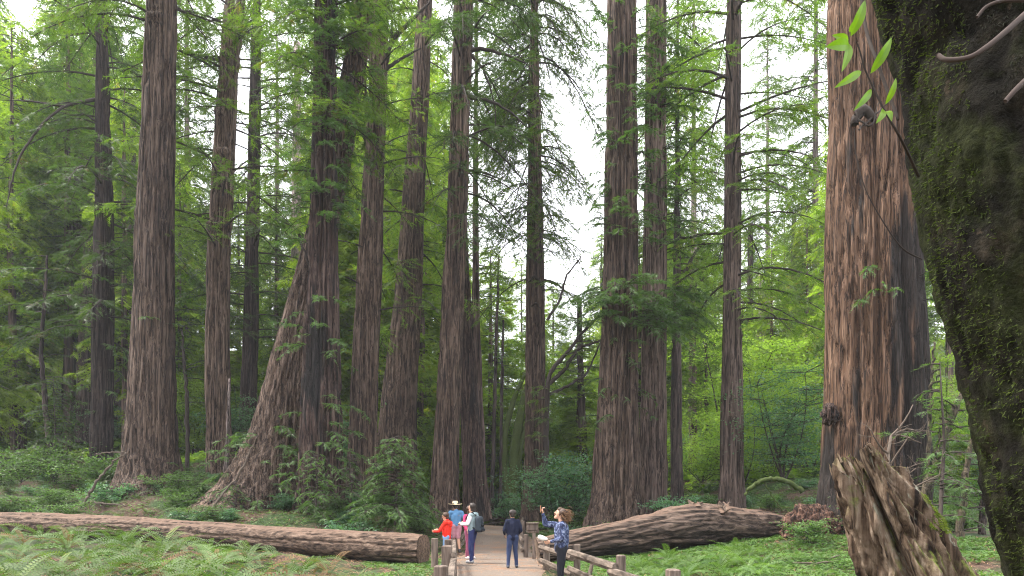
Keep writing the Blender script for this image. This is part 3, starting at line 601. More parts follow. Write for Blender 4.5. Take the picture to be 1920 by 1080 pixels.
# broad-leaved understory trees and shrubs
def broad_tree(name, seed, H, W, nst, ncl, nlf, ls, lm, wm, flat=.35):
    r = np.random.default_rng(seed); t = thing(name, (0, 0, 0), 'x', 'tree'); mb = MB(); Q = []
    ends = []
    for i in range(nst):
        az = r.uniform(0, 6.28); sp = r.uniform(.15, .5) * W; top = np.array([math.cos(az) * sp, math.sin(az) * sp, H * r.uniform(.6, 1)])
        m1 = top * .5 + r.normal(0, .12 * W, 3) * [1, 1, .3]; u = np.linspace(0, 1, 8)[:, None]
        c = (1 - u) ** 2 * 0 + 2 * u * (1 - u) * m1 + u ** 2 * top
        mb.tube(c, np.linspace(.05, .012, 8) * H / 5, 5, cap=False); ends.append(c)
    for i in range(ncl):
        c = ends[r.integers(nst)]; b = c[r.integers(2, 8)]; az = r.uniform(0, 6.28); L = W * r.uniform(.15, .5)
        e_ = b + np.array([math.cos(az) * L, math.sin(az) * L, r.uniform(-.1, .35) * L]); mb.tube([b, e_], [.018, .005], 3, cap=False)
        m = nlf; uu = r.uniform(.15, 1.05, m)[:, None]
        p = b + (e_ - b) * uu + r.normal(0, 1, (m, 3)) * np.array([1, 1, flat]) * L * .28
        d = norm(r.normal(0, 1, (m, 3)) * [1, 1, .5]); nn = norm(np.array([0, 0, 1.]) + r.normal(0, .45, (m, 3))); sd_ = norm(np.cross(d, nn))
        l = ls * r.uniform(.6, 1.3, (m, 1))
        Q.append(np.stack([p, p + d * l * .5 + sd_ * l * .24, p + d * l, p + d * l * .5 - sd_ * l * .24], 1))
    Q = np.concatenate(Q); mb.build('stems', wm, t)
    link('foliage', mesh('foliage', Q.reshape(-1, 3), [np.arange(len(Q) * 4).reshape(-1, 4)], lm, smooth=False), t); return t
BR = [broad_tree('understory_tree', 401, 9, 6, 5, 110, 130, .17, M_broad, M_limb), broad_tree('understory_tree', 402, 7, 6.5, 6, 110, 130, .16, M_broad, M_limb),
      broad_tree('understory_tree', 403, 11, 6, 4, 120, 130, .18, M_broad, M_mossl), broad_tree('understory_tree', 404, 4, 4, 7, 90, 120, .13, M_bayl, M_limb)]
UN = [((-300, 330), 16, 'shrubby green understory tree among the left background trunks', 'left understory trees', (44, 70), .75),
      ((330, 830), 20, 'shrubby green understory tree seen between the centre left trunks', 'centre left understory trees', (44, 72), .8),
      ((850, 1130), 11, 'bright broad-leaved tree beyond the path end', 'understory trees beyond the path', (46, 85), 1.15),
      ((1130, 1560), 24, 'bright broad-leaved tree on the slope behind the right fallen log', 'right slope understory trees', (38, 80), .9),
      ((1690, 2100), 9, 'leafy understory tree in the gap between giant redwood and mossy trunk', 'understory trees right of the giant', (24, 50), .7)]
used = set()
for (a0, a1), n, lb, grp, (y0, y1), sc in UN:
    for i in range(n):
        px = a0 + (a1 - a0) * (i + rb.uniform(.1, .9)) / n; Y = rb.uniform(y0, y1); x = X(px, Y); k = int(rb.integers(0, 4)); s = sc * rb.uniform(.75, 1.25)
        if k not in used: o = BR[k]; used.add(k); o['label'] = lb; o['group'] = grp; o.location = (x, Y, g1(x, Y) - .1); o.scale = (s,) * 3
        else: o = dup(BR[k], (x, Y, g1(x, Y) - .1), rb.uniform(0, 6.28), s, lb, grp)
# shrubs close behind the trunks
def shrub(label, px, py, Y, seed, H, W, ncl, nlf, ls, lm, group=None):
    t = broad_tree('shrub', seed, H, W, 7, ncl, nlf, ls, lm, M_limb, .25); t.location = P(px, py, Y); t['label'] = label; t['category'] = 'shrub'
    if group: t['group'] = group
shrub('wide blue-green bay shrub spreading in front of the lone straight redwood base', 1040, 975, 31, 501, 3.0, 3.6, 150, 60, .13, M_bayl)
shrub('low dark shrub between the burnt hollow redwood and the path end fence', 945, 978, 44, 502, 1.8, 2.6, 70, 50, .12, M_bayl)
shrub('glossy pale-leaved shrub under the arched mossy branch', 1470, 905, 27, 503, 4.2, 3.6, 130, 60, .12, M_bayl)
shrub('glossy pale-leaved shrub left of the leaning redwood base', 440, 850, 40, 504, 3.2, 3.6, 110, 60, .13, M_bayl)
shrub('small leafy shrub between the two slim redwoods above the drooping sapling', 640, 890, 34, 505, 3.2, 2.6, 100, 60, .13, M_bayl)
shrub('bright green shrub on the slope right of the thin dark redwood', 1315, 905, 40, 506, 2.6, 4.5, 120, 60, .14, M_broad)
shrub('dark leafy bush at the left edge behind the ferns', 40, 905, 33, 507, 1.5, 4.6, 110, 50, .12, M_spr)
shrub('low leafy bush at the foot of the first large trunk', 170, 905, 33, 508, 1.2, 3.0, 80, 50, .12, M_spr)
SC = [broad_tree('low_bush', 520 + k, .9, 1.6, 6, 46, 60, .085, m_, M_limb, .25) for k, m_ in enumerate((M_spr, M_bayl, M_spr))]
rg_ = np.random.default_rng(8); usedc = set()
for (a0, a1, y0, y1, n, lb, grp) in ((-40, 800, 23, 38, 70, 'low leafy bush among the trunk bases behind the left fallen log', 'low bushes behind the left log'), (1010, 1560, 23, 40, 34, 'low leafy bush behind the right fallen log', 'low bushes behind the right log'), (1500, 1880, 17, 34, 14, 'low leafy bush on the ground right of the giant redwood', 'low bushes right of the giant')):
    for i in range(n):
        for tr in range(20):
            Y = rg_.uniform(y0, y1); px = rg_.uniform(a0, a1); x = X(px, Y)
            if abs(x + .4) > 2.4 and not (a0 < 0 and Y < np.interp(px, [-260, 0, 400, 794], [29, 25.5, 21.8, 19.2]) + 1.4): break
        else: continue
        k = int(rg_.integers(3)); s_c = rg_.uniform(.5, 1.15)
        if k not in usedc: usedc.add(k); o = SC[k]; o['category'] = 'bush'; o['label'] = lb; o['group'] = grp; o.location = (x, Y, g1(x, Y) - .05); o.scale = (s_c,) * 3
        else: o = dup(SC[k], (x, Y, g1(x, Y) - .05), rg_.uniform(0, 6.28), s_c, lb, grp)
# young redwoods with drooping sprays
def young(label, px, py, Y, H, seed, l0, l1, n, low=.05, width=None):
    base = P(px, py, Y); t = thing('young_redwood', base, label, 'young tree'); mb = MB()
    mb.tube([base, base + np.array([.1, 0, H * .5]), base + np.array([0, 0, H])], [.05, .03, .01], 6); mb.build('trunk', M_limb, t, base); lv = Leaves(seed)
    for i in range(n):
        f_ = low + (1 - low) * (i + lv.r.random()) / n; az = lv.r.uniform(0, 6.283); L = l1 + (l0 - l1) * f_
        lv.branch(base + np.array([0, 0, H * f_]), (math.cos(az), math.sin(az), 0), L * lv.r.uniform(.7, 1.15), .25, .5, .014, .15, .45, .22, k=4)
    lv.build('crown', M_spr, M_limb, t, base, n=5, lw=.026)
young('drooping bushy young redwood left of the boy in red, behind the log', 740, 985, 24, 3.1, 601, .7, 2.0, 90)
young('sprawling young redwood sprouts at the foot of the charred redwood', 590, 972, 24.5, 2.3, 602, .5, 1.4, 44)
young('small young redwood beside the reddish trunk with dead limbs', 655, 965, 25, 2.2, 603, .4, 1.2, 34)
young('low dark young redwood by the leaning redwood root', 440, 950, 26, 1.0, 604, .3, .8, 22)
young('feathery young redwood right of the giant, over the snag', 1762, 985, 15, 3.6, 605, .4, 1.1, 26)
young('feathery young redwood left of the first large trunk', 100, 890, 35, 5.0, 606, .8, 2.2, 60)

# ------------------------------------------------------------------ fallen logs
def logmesh(name, pts, mat, seed, label, seg=90, fiss=.05, cut_l=False):
    """pts (px, py_centre, Y, radius m) left to right"""
    A = np.array([[*P(p[0], p[1], p[2]), p[3]] for p in pts]); ix = np.arange(len(A)); n = 260; tt = np.linspace(0, len(A) - 1, n)
    B = np.stack([smooth_interp(tt, ix, A[:, c]) for c in range(4)], 1); c = B[:, :3]; R = B[:, 3]
    T = norm(np.gradient(c, axis=0)); Sd = norm(np.cross(T, [0, 0, 1.])); U = np.cross(Sd, T)
    th = np.linspace(0, 2 * np.pi, seg, endpoint=False); ct, st = np.cos(th)[None], np.sin(th)[None]; along = (np.cumsum(np.linalg.norm(np.gradient(c, axis=0), axis=1)))[:, None] + 0 * ct
    q = np.stack([R[:, None] * ct, R[:, None] * st, along], -1)
    nz = fbm(q * np.array([6.5, 6.5, .5]) + seed, seed, 4); rid = 1 - np.abs(2 * nz - 1)
    d = -fiss * np.clip((rid - .7) / .3, 0, 1) ** 1.2 + fiss * 1.4 * (fbm(q * np.array([4, 4, .35]), seed + 5, 2) - .5) + .22 * R[:, None] * (fbm(q * np.array([.8, .8, .35]), seed + 9, 2) - .5)
    RR = (R[:, None] + d)[..., None]
    V = c[:, None] + RR * (ct[..., None] * Sd[:, None] + st[..., None] * U[:, None])
    org = A[0, :3].copy(); org[2] = g1(org[0], org[1]); t = thing(name, org, label, 'log')
    link('bark', mesh('bark', V.reshape(-1, 3) - org, [grid_q(n, seg, True)], mat), t)
    for e_, sg in ((0, -1), (n - 1, 1)):
        rr = np.array([1, .8, .55, .3, .02])[:, None, None]; W = c[e_] + (V[e_] - c[e_])[None] * rr * .985
        W = W + T[e_] * sg * (.012 + .05 * (fbm(W * 5, 3, 3)[..., None] - .5) * (1 - rr))
        link('cut_end', mesh('cut_end', W.reshape(-1, 3) - org, [grid_q(5, seg, True)], M_cut), t)
    return t, org
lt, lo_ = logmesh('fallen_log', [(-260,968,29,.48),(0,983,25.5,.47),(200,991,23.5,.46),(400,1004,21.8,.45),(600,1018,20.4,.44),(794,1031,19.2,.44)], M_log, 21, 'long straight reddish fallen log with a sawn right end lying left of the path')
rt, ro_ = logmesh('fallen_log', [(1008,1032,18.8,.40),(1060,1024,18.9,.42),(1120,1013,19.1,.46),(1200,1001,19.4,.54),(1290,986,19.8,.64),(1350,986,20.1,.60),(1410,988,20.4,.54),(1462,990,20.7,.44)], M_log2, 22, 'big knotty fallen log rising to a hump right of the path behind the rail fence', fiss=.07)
for i, (px, py, s) in enumerate(((1300, 940, .16), (1356, 948, .20))):
    mb = MB(); b = P(px, py + 12, 19.7); 
    for k in range(5):
        rg = np.random.default_rng(i * 9 + k); mb.tube([b + rg.normal(0, .05, 3), b + np.array([rg.uniform(-.15, .3), rg.uniform(-.1, .1), s * rg.uniform(.7, 1.5)])], [s * .6, s * .12], 9)
    mb.build('branch_stub', M_log2, rt, ro_)

# ------------------------------------------------------------------ broken snag at lower right
def snag():
    Y = 5.6; b0 = P(1770, 1215, Y); t1 = P(1603, 836, Y); ax = t1 - b0; Lx = np.linalg.norm(ax); T = ax / Lx
    Sd = norm(np.cross(T, [0, 1., 0])); Sd = Sd if Sd[0] > 0 else -Sd; U = np.cross(Sd, T); U = U if U[1] < 0 else -U   # U faces the camera
    seg, n = 200, 220; th = np.linspace(0, 2 * np.pi, seg, endpoint=False); ct, st = np.cos(th), np.sin(th)
    top = 1 - .05 * (ct + .2) ** 2 - .10 * fbm(np.stack([ct * 5, st * 5, 0 * ct], 1), 5, 3)
    top += .06 * np.exp(-((th - np.pi * 1.0) / .22) ** 2) - .20 * np.exp(-((th - np.pi * .80) / .17) ** 2) + .05 * np.exp(-((th - np.pi * .45) / .3) ** 2) - .10 * np.exp(-((th - np.pi * .66) / .08) ** 2)
    top -= .07 * np.clip(np.cos(th), 0, 1)
    u = np.linspace(0, 1, n)[:, None]; s_ = u * top[None]
    R = np.interp(s_, [0, .3, .6, .85, 1.05], [.52, .43, .35, .27, .235])
    q = np.stack(np.broadcast_arrays(R * ct[None], R * st[None], s_ * Lx), -1)
    nz = fbm(q * np.array([8, 8, .7]), 61, 4); rid = 1 - np.abs(2 * nz - 1)
    d = -.10 * np.clip((rid - .62) / .38, 0, 1) ** 1.3 + .09 * (fbm(q * np.array([20, 20, 1.6]), 64, 4) - .5) + .03 * (fbm(q * 16, 66, 3) - .5)
    front = np.exp(-((th - np.pi * .66) / .22) ** 2)[None]              # rotten groove facing the camera
    d -= .19 * front * (.6 + .8 * fbm(q * np.array([2, 2, 1.5]), 70, 3)) * np.interp(s_, [0, .15, .3, 1], [0, .5, 1, 1])
    d -= .05 * np.exp(-((th - np.pi * .85) / .1) ** 2)[None]
    RR = (R + d)[..., None]
    V = b0 + T * (s_ * Lx)[..., None] + RR * (ct[None, :, None] * Sd + st[None, :, None] * U)
    k = 14; f = np.linspace(.92, 0, k)[:, None]; sI = s_[-1][None] * (1 - .55 * (1 - f) ** .7); 
    VI = b0 + T * (sI * Lx)[..., None] + (RR[-1][None] * f[..., None]) * (ct[None, :, None] * Sd + st[None, :, None] * U)
    W = np.concatenate([V, VI]).reshape(-1, 3); org = np.array([b0[0], b0[1], g1(b0[0], b0[1])])
    N = NT('rotten_wood'); g = N.n("TexCoord"); mp = N.n("Mapping"); mp.inputs['Rotation'].default_value = (0, math.atan2(-T[0], T[2]) * 1, 0); mp.inputs['Scale'].default_value = (1.3, 1.3, .09)
    N.l(N.n("NewGeometry").outputs['Position'], mp.inputs[0]); n1 = N.noise(mp.outputs[0], 11, 7, .65, .5); v = N.pos(); n2 = N.noise(v, 3.5, 5, .65)
    col = N.ramp(n1, [(.36, (.014, .009, .007)), (.46, (.085, .055, .036)), (.58, (.18, .13, .092)), (.72, (.28, .225, .175))])
    lich = N.ramp(N.noise(v, 6, 6, .7), [(.52, 0), (.60, .75)])
    vo = N.n("TexVoronoi"); vo.feature = 'DISTANCE_TO_EDGE'; N.l(v, vo.inputs['Vector']); vo.inputs['Scale'].default_value = 9
    sp = N.n("SeparateXYZ"); N.l(N.n("NewGeometry").outputs['Normal'], sp.inputs[0])
    right = N.ramp(N.math('ADD', sp.outputs[0], N.math('MULTIPLY', n2, .5)), [(.3, 0), (.5, 1)])
    col = N.mix(N.math('MULTIPLY', lich, right), col, (.22, .22, .17))
    moss = N.math('MULTIPLY', N.ramp(N.math('ADD', n2, N.math('MULTIPLY', sp.outputs[2], .18)), [(.56, 0), (.64, 1)]), N.math('MULTIPLY_ADD', right, .85, .15))
    col = N.mix(moss, col, N.ramp(N.noise(v, 40, 3), [(.3, (.06, .075, .012)), (.7, (.17, .19, .04))]))
    N.bsdf(col, .95, N.bump(N.math('ADD', n1, N.math('MULTIPLY', N.noise(v, 35, 5, .7), .4)), .9, .03))
    t = thing('broken_snag', org, 'jagged rotten broken trunk leaning left with moss on top, in the lower right foreground', 'snag')
    link('trunk', mesh('trunk', W - org, [grid_q(n + k, seg, True)], N.m), t)
    r = np.random.default_rng(77); mb = MB()
    for i in range(70):
        j = int(r.integers(0, seg)); p = V[-1, j] - T * r.uniform(.02, .12) + r.normal(0, .01, 3); L = r.uniform(.03, .11); d = norm(T + r.normal(0, .10, 3)); mb.tube([p, p + d * L * .6, p + d * L], [.011, .007, .001], 4, cap=False)
    for i in range(60):
        j = int(seg * r.uniform(.5, .95)); k_ = int(r.integers(40, n - 12)); p = V[k_, j]; L = r.uniform(.08, .25); d = norm(T + r.normal(0, .07, 3)); mb.tube([p, p + d * L * .5 + U * .01, p + d * L + U * .02], [.008, .006, .001], 4, cap=False)
    mb.build('splinters', N.m, t, org)['kind'] = 'stuff'
    return t, org, V.reshape(n, seg, 3), T, Sd, U
sn, so, sV, sT, sS, sU = snag()
def tufts(name, pts, nrm, mat, parent, org, ln, seed, wd=.006):
    r = np.random.default_rng(seed); m = len(pts); d = norm(nrm + r.normal(0, .45, (m, 3))); s_ = norm(np.cross(d, r.normal(0, 1, (m, 3))))
    l = ln * r.uniform(.4, 1.2, (m, 1)); Tn = np.stack([pts - s_ * wd, pts + s_ * wd, pts + d * l], 1)
    return link(name, mesh(name, Tn.reshape(-1, 3) - org, [np.arange(m * 3).reshape(-1, 3)], mat, smooth=False), parent)
M_moss = leafmat('moss', (.07, .10, .012), (.17, .22, .03), .3, .8, sc=6)
M_mosso = leafmat('olive_moss', (.025, .038, .008), (.07, .095, .018), .3, .9, sc=5)
M_mossd = leafmat('dark_moss', (.007, .008, .004), (.017, .019, .008), .15, .9, sc=3)
def grid_normals(V):
    a_ = np.gradient(V, axis=0); b_ = np.gradient(V, axis=1); return norm(np.cross(b_, a_))
rs = np.random.default_rng(5)
sN = grid_normals(sV); ii = rs.integers(20, 219, 60000); jj = rs.integers(0, 199, 60000); pp = sV[ii, jj]; nn_ = pp - (so * 0 + (pp @ sT)[:, None] * sT) ; ctr = sV.mean(1)[ii]; nr = norm(pp - ctr)
mask = (fbm(pp * 3.2, 44, 4) + .10 * nr[:, 2] + .10 * nr[:, 0] > .60) & ((nr[:, 0] > .2) | (ii > 205))
tufts('moss', pp[mask], nr[mask], M_moss, sn, so, .022, 6)
# dead twiggy tuft behind the snag
tb = P(1668, 905, 6.6); tw = thing('dead_twigs', tb, 'tangle of bare pale twigs sticking up behind the top of the broken snag', 'twigs'); mb = MB(); rt_ = np.random.default_rng(12)
def twig(p, d, L, r, dep):
    q = [p]; 
    for i in range(4): d = norm(d + rt_.normal(0, .16, 3)); q.append(q[-1] + d * L / 4)
    mb.tube(q, np.linspace(r, r * .45, 5), 5 if dep < 2 else 3)
    if dep < 3:
        for i in range(3 if dep else 9):
            b = q[rt_.integers(1, 5)]; twig(b, norm(d * .6 + rt_.normal(0, .8, 3) * [1, .6, .7]), L * rt_.uniform(.35, .6), r * .4, dep + 1)
twig(tb - np.array([.02, 0, .25]), np.array([.12, 0, 1.]), .78, .03, 0); twig(tb - np.array([0, 0, .2]), np.array([-.5, 0, .9]), .5, .012, 1); twig(tb - np.array([0, 0, .2]), np.array([.6, 0, .9]), .5, .012, 1)
mb.build('twigs', M_dry, tw, tb)
tw.location.z = g1(tb[0], tb[1]); tw.children[0].location.z = tb[2] - tw.location.z
m2 = MB(); m2.tube([tb - np.array([0, 0, .2]), (tb[0] - .02, tb[1], (tb[2] + tw.location.z) / 2), (tb[0] - .06, tb[1], tw.location.z - .1)], [.035, .05, .07], 8); m2.build('stem', M_dry, tw, tuple(tw.location))

# ------------------------------------------------------------------ mossy bay laurel in the foreground
def laurel():
    Y = 2.7; E = [(1600,-120),(1622,0),(1655,80),(1688,200),(1700,330),(1716,440),(1738,540),(1772,640),(1795,740),(1822,850),(1846,960),(1884,1080),(1935,1200),(1960,1500),(1940,1710)]
    al = np.arctan([(e_[0] + 4 - 960) / F for e_ in E])[::-1]; yc = Y + .12; xc0 = (.48 + yc * np.sin(al)) / np.cos(al); dep = (xc0 * np.sin(al) + yc * np.cos(al)) * np.cos(al)
    zs = np.array([Z(e_[1], 1) - CH for e_ in E])[::-1] * dep + CH; xl = xc0 - .48
    r = np.full(len(zs), .48); n, seg = 300, 190; zz = np.linspace(min(zs[0], 0) - .2, zs[-1] + 3.2, n)
    xc = smooth_interp(zz, np.append(zs, zs[-1] + 3.3), np.append(xl, xl[-1] - .5)); R = np.interp(zz, zs, r); R = R * 1.0
    th = np.linspace(0, 2 * np.pi, seg, endpoint=False); ct, st = np.cos(th)[None], np.sin(th)[None]
    q = np.stack(np.broadcast_arrays(R[:, None] * ct, R[:, None] * st, zz[:, None]), -1)
    d = .05 * (fbm(q * 3, 5, 3) - .5) - .03 * np.clip((1 - np.abs(2 * fbm(q * np.array([9, 9, 2.5]), 12, 3) - 1) - .75) / .25, 0, 1) + .035 * (fbm(q * 14, 8, 4) - .5) + .02 * (fbm(q * 40, 9, 2) - .5)
    RR = R[:, None] + d; xcn = (xc + R * 1.0)[:, None]
    V = np.stack(np.broadcast_arrays(xcn + RR * ct, Y + .12 + RR * st, zz[:, None]), -1)
    base = np.array([float(xcn[10, 0]), Y + .12, g1(float(xcn[10, 0]), Y)]); t = thing('bay_laurel', base, 'dark moss-covered leaning trunk filling the right foreground with fresh green leaves near its top', 'tree')
    N = NT('mossy_bay_bark'); v = N.pos(); n1 = N.noise(v, 6, 8, .72); n2 = N.noise(v, 38, 5, .7)
    col = N.ramp(n1, [(.36, (.005, .0045, .004)), (.5, (.010, .009, .007)), (.6, (.020, .017, .012)), (.7, (.045, .036, .026))])
    ms = N.ramp(N.noise(v, 2.2, 6, .7), [(.45, 0), (.56, .85)])
    col = N.mix(ms, col, N.ramp(n2, [(.35, (.008, .010, .004)), (.7, (.032, .038, .013))]))
    col = N.mix(N.ramp(N.noise(v, 11, 5, .7), [(.64, 0), (.68, .7)]), col, (.05, .038, .026))
    N.bsdf(col, .95, N.bump(N.math('ADD', N.math('MULTIPLY', n1, .6), N.math('MULTIPLY', n2, .5)), 1, .04), spec=.1)
    link('trunk', mesh('trunk', V.reshape(-1, 3) - base, [grid_q(n, seg, True)], N.m), t)
    # moss fuzz
    rr = np.random.default_rng(3); m = 130000; ii = rr.integers(0, n - 4, m); jj = rr.integers(0, seg, m); fr1 = rr.random((m, 1)); fr2 = rr.random((m, 1))
    pts = V[ii, jj] * (1 - fr1) + V[ii + 1, (jj + 1) % seg] * fr1 * fr2 + V[ii, (jj + 1) % seg] * fr1 * (1 - fr2)
    nr = np.stack([np.cos(th[jj]), np.sin(th[jj]), 0 * th[jj]], 1)
    vis = (nr[:, 1] < .35); edge = (nr[:, 0] < -.90)
    pat = fbm(pts * 5, 21, 4); k1 = vis & (pat > .50 + .05 * np.clip(pts[:, 2] - 2, 0, 1.5)) & ~edge; k2 = vis & edge & (pat > .40)
    dr = np.array([0, 0, -.7])
    tufts('moss', pts[k1], nr[k1] * .55 + dr, M_mossd, t, base, .022, 8, .0022); tufts('moss', pts[k2], nr[k2] * .8 + dr * .6, M_mosso, t, base, .020, 9, .0025)
    # bare twigs growing off it
    def poly(pl, name, mat, k=7):
        A = np.array([P(a_[0], a_[1], a_[3]) for a_ in pl]); ix = np.arange(len(A)); tt = np.linspace(0, len(A) - 1, len(A) * 7)
        B = np.stack([smooth_interp(tt, ix, A[:, c]) for c in range(3)], 1); mb = MB(); mb.tube(B, np.interp(tt, ix, [a_[2] * a_[3] / F / 2 for a_ in pl]), k); return mb.build(name, mat, t, base)
    poly([(1758,103,8,2.10),(1775,112,9,2.08),(1815,108,9,2.06),(1850,88,10,2.06),(1885,60,11,2.08),(1935,15,12,2.14)], 'bare_twig', M_dry2)
    poly([(1885,190,9,2.1),(1905,168,10,2.1),(1935,140,12,2.12)], 'bare_twig', M_dry2)
    poly([(1832,32,6,2.1),(1850,12,6,2.1),(1880,2,7,2.1),(1925,0,8,2.1)], 'bare_twig', M_dry2)
    # leafy shoot
    poly([(1606,78,2,2.30),(1612,95,3,2.31),(1622,130,3,2.32),(1640,170,4,2.33),(1660,210,4,2.33),(1690,262,5,2.36),(1722,330,6,2.55)], 'shoot', M_limb)
    poly([(1612,-20,6,2.6),(1625,60,6,2.55),(1642,110,6,2.5),(1662,165,6,2.48),(1684,225,5,2.45)], 'shoot', M_limb)
    poly([(1602,240,1.5,2.5),(1605,290,2,2.5),(1625,360,2,2.5),(1665,430,2.5,2.52),(1695,468,3,2.55),(1728,486,3,2.62)], 'shoot', M_limb)
    LV = [((1595,68),(1622,0),26,2.3),((1592,85),(1548,88),30,2.28),((1592,82),(1578,135),22,2.3),((1590,80),(1560,66),20,2.32),((1632,138),(1672,70),24,2.3),((1615,134),(1564,165),20,2.28),
          ((1634,168),(1600,208),18,2.3),((1660,196),(1680,146),16,2.32),((1656,205),(1642,232),18,2.3),((1658,210),(1672,228),16,2.32),((1592,60),(1610,30),18,2.33)]
    mb = MB()
    for (a_, b_, wd, y) in LV:
        A, B = P(*a_, y), P(*b_, y - .03); ax = B - A; L = np.linalg.norm(ax); dx = ax / L; side = norm(np.cross(dx, [0, 1., .35])); nn2 = np.cross(dx, side)
        u = np.linspace(0, 1, 12); wv = .72 * wd * y / F / 2 * np.sin(np.pi * u ** .85) ** .8
        for k_, sg in enumerate((-1, 1)):
            mid = A + ax * u[:, None] + nn2 * (.012 * np.sin(np.pi * u))[:, None]; ed = mid + side * sg * wv[:, None] + nn2 * (wv * .25)[:, None]
            q_ = np.stack([mid, ed], 1).reshape(-1, 3); mb.add(q_, Q=grid_q(12, 2, False))
    mb.build('leaves', M_leafb, t, base)
    r = np.random.default_rng(90); mb = MB(); Q = []; tp = np.array([float(xc[-1]) + .48, Y, zz[-1]])
    for i in range(9):
        az = r.uniform(0, 6.28); e_ = tp + np.array([math.cos(az) * r.uniform(1.5, 3.2) - .6, math.sin(az) * r.uniform(1, 2.2) - 1.6, r.uniform(.6, 2.6)]); mb.tube([tp - [0, 0, .6], (tp + e_) / 2 + [0, 0, .4], e_], [.14, .08, .03], 7, cap=False)
        m = 900; p = e_ + r.normal(0, 1, (m, 3)) * [.95, .85, .45]; d = norm(r.normal(0, 1, (m, 3)) * [1, 1, .5]); nn2 = norm(np.array([0, 0, 1.]) + r.normal(0, .4, (m, 3))); sd2 = norm(np.cross(d, nn2)); l = r.uniform(.07, .12, (m, 1))
        Q.append(np.stack([p, p + d * l * .5 + sd2 * l * .16, p + d * l, p + d * l * .5 - sd2 * l * .16], 1))
    Q = np.concatenate(Q); wv = np.concatenate(mb.V); wq = np.concatenate(mb.Q) + len(Q) * 4
    link('crown', mesh('crown', np.vstack([Q.reshape(-1, 3), wv]) - base, [np.arange(len(Q) * 4).reshape(-1, 4), wq], [M_bayl, M_bay], np.concatenate([np.zeros(len(Q), int), np.ones(len(wq), int)]), smooth=False), t)  # unseen leaf crown above the camera, added to shade the near trunk
    return t
M_dry2 = plain('bare_twig_bark', (.055, .040, .035), .9)
laurel()

# ------------------------------------------------------------------ ferns and ground cover
def fern(seed, mat, nf=16, L0=.62, L1=1.05, curl=1.0):
    r = np.random.default_rng(seed); V = []; 
    for i in range(nf):
        az = i * 6.283 / nf + r.uniform(-.3, .3); L = r.uniform(L0, L1); el = r.uniform(.75, 1.25); n = 22
        u = np.linspace(0, 1, n); ang = el - curl * u * r.uniform(1.2, 1.9); ds = L / n
        h = np.cumsum(np.cos(ang)) * ds; z = np.cumsum(np.sin(ang)) * ds; d = np.array([math.cos(az), math.sin(az), 0]); s_ = np.array([-d[1], d[0], 0])
        c = h[:, None] * d + z[:, None] * np.array([0, 0, 1.]); T = norm(np.gradient(c, axis=0)); nn = np.cross(s_, T); tw_ = r.uniform(-.5, .5)
        sv = s_ * math.cos(tw_) + nn * math.sin(tw_)
        pl = .105 * np.sin(np.pi * np.clip(u * .93 + .09, 0, 1)) ** .7 * L
        for sg in (-1, 1):
            q = slice(3, n); cc = c[q]; l = pl[q][:, None] * r.uniform(.85, 1.1, (n - 3, 1)); dd = norm(sv[q] * sg + T[q] * .25 - nn[q] * .15)
            wd = T[q] * ds * .36; tip = cc + dd * l; mid = cc + dd * l * .45
            V.append(np.stack([cc - wd * .7, mid - wd, tip, mid + wd, ], 1))
        V.append(np.stack([c[:-1] - sv[:-1] * .004, c[1:] - sv[1:] * .003, c[1:] + sv[1:] * .003, c[:-1] + sv[:-1] * .004], 1))
    V = np.concatenate(V); o = link('sword_fern', mesh('sword_fern', V.reshape(-1, 3), [np.arange(len(V) * 4).reshape(-1, 4)], mat, smooth=False)); o['category'] = 'fern'
    return o
FL = [fern(s, M_fern, n) for s, n in ((701, 10), (702, 12), (703, 8), (704, 11))]; FR = [fern(s, M_fernr, n) for s, n in ((705, 12), (706, 14))]
M_fdead = leafmat('dead_fern_fronds', (.10, .055, .025), (.17, .11, .055), .25, .9)
FD = [fern(707, M_fdead, 7), fern(708, M_fdead, 6)]
rf = np.random.default_rng(9); usedf = set()
def put_fern(pool, key, x, y, sc, lb, grp):
    k = int(rf.integers(len(pool))); z = g1(x, y) + .02
    if (key, k) not in usedf: usedf.add((key, k)); o = pool[k]
    else: o = pool[k].copy(); C.objects.link(o)
    o.location = (x, y, z); o.rotation_euler = (rf.normal(0, .06), rf.normal(0, .06), rf.uniform(0, 6.28)); o.scale = (sc,) * 3; o['label'] = lb; o['group'] = grp
def scat(n, x0, x1, y0, y1, sc0, sc1, pool, key, lb, grp, cond=None, mind=.45):
    got = []; tries = 0
    while len(got) < n and tries < n * 30:
        tries += 1; Y = rf.uniform(y0, y1); px = rf.uniform(x0, x1); x = X(px, Y)
        if abs(x + .4) < 2.0 and Y < 45: continue
        if cond and not cond(px, Y, x): continue
        if any((x - a_) ** 2 + (Y - b_) ** 2 < mind ** 2 for a_, b_ in got): continue
        got.append((x, Y)); put_fern(pool, key, x, Y, rf.uniform(sc0, sc1), lb, grp)
def front_left(px, Y, x):   # in front of the left log
    ylog = np.interp(px, [-260, 0, 400, 794], [29, 25.5, 21.8, 19.2]); return Y < ylog - .9
scat(46, -60, 600, 11.0, 24, .95, 1.55, FL, 'l', 'sword fern with arching fronds in the bed in front of the left fallen log', 'sword ferns before the left log', front_left, .95)
scat(14, -60, 640, 12, 23, .8, 1.2, FD, 'd', 'brown dead fern fronds lying in the bed in front of the left fallen log', 'dead ferns before the left log', front_left, .8)
scat(7, 560, 780, 14, 17, .35, .6, FL, 'l', 'small sword fern near the sawn right end of the left fallen log', 'small ferns by the sawn log end', front_left)
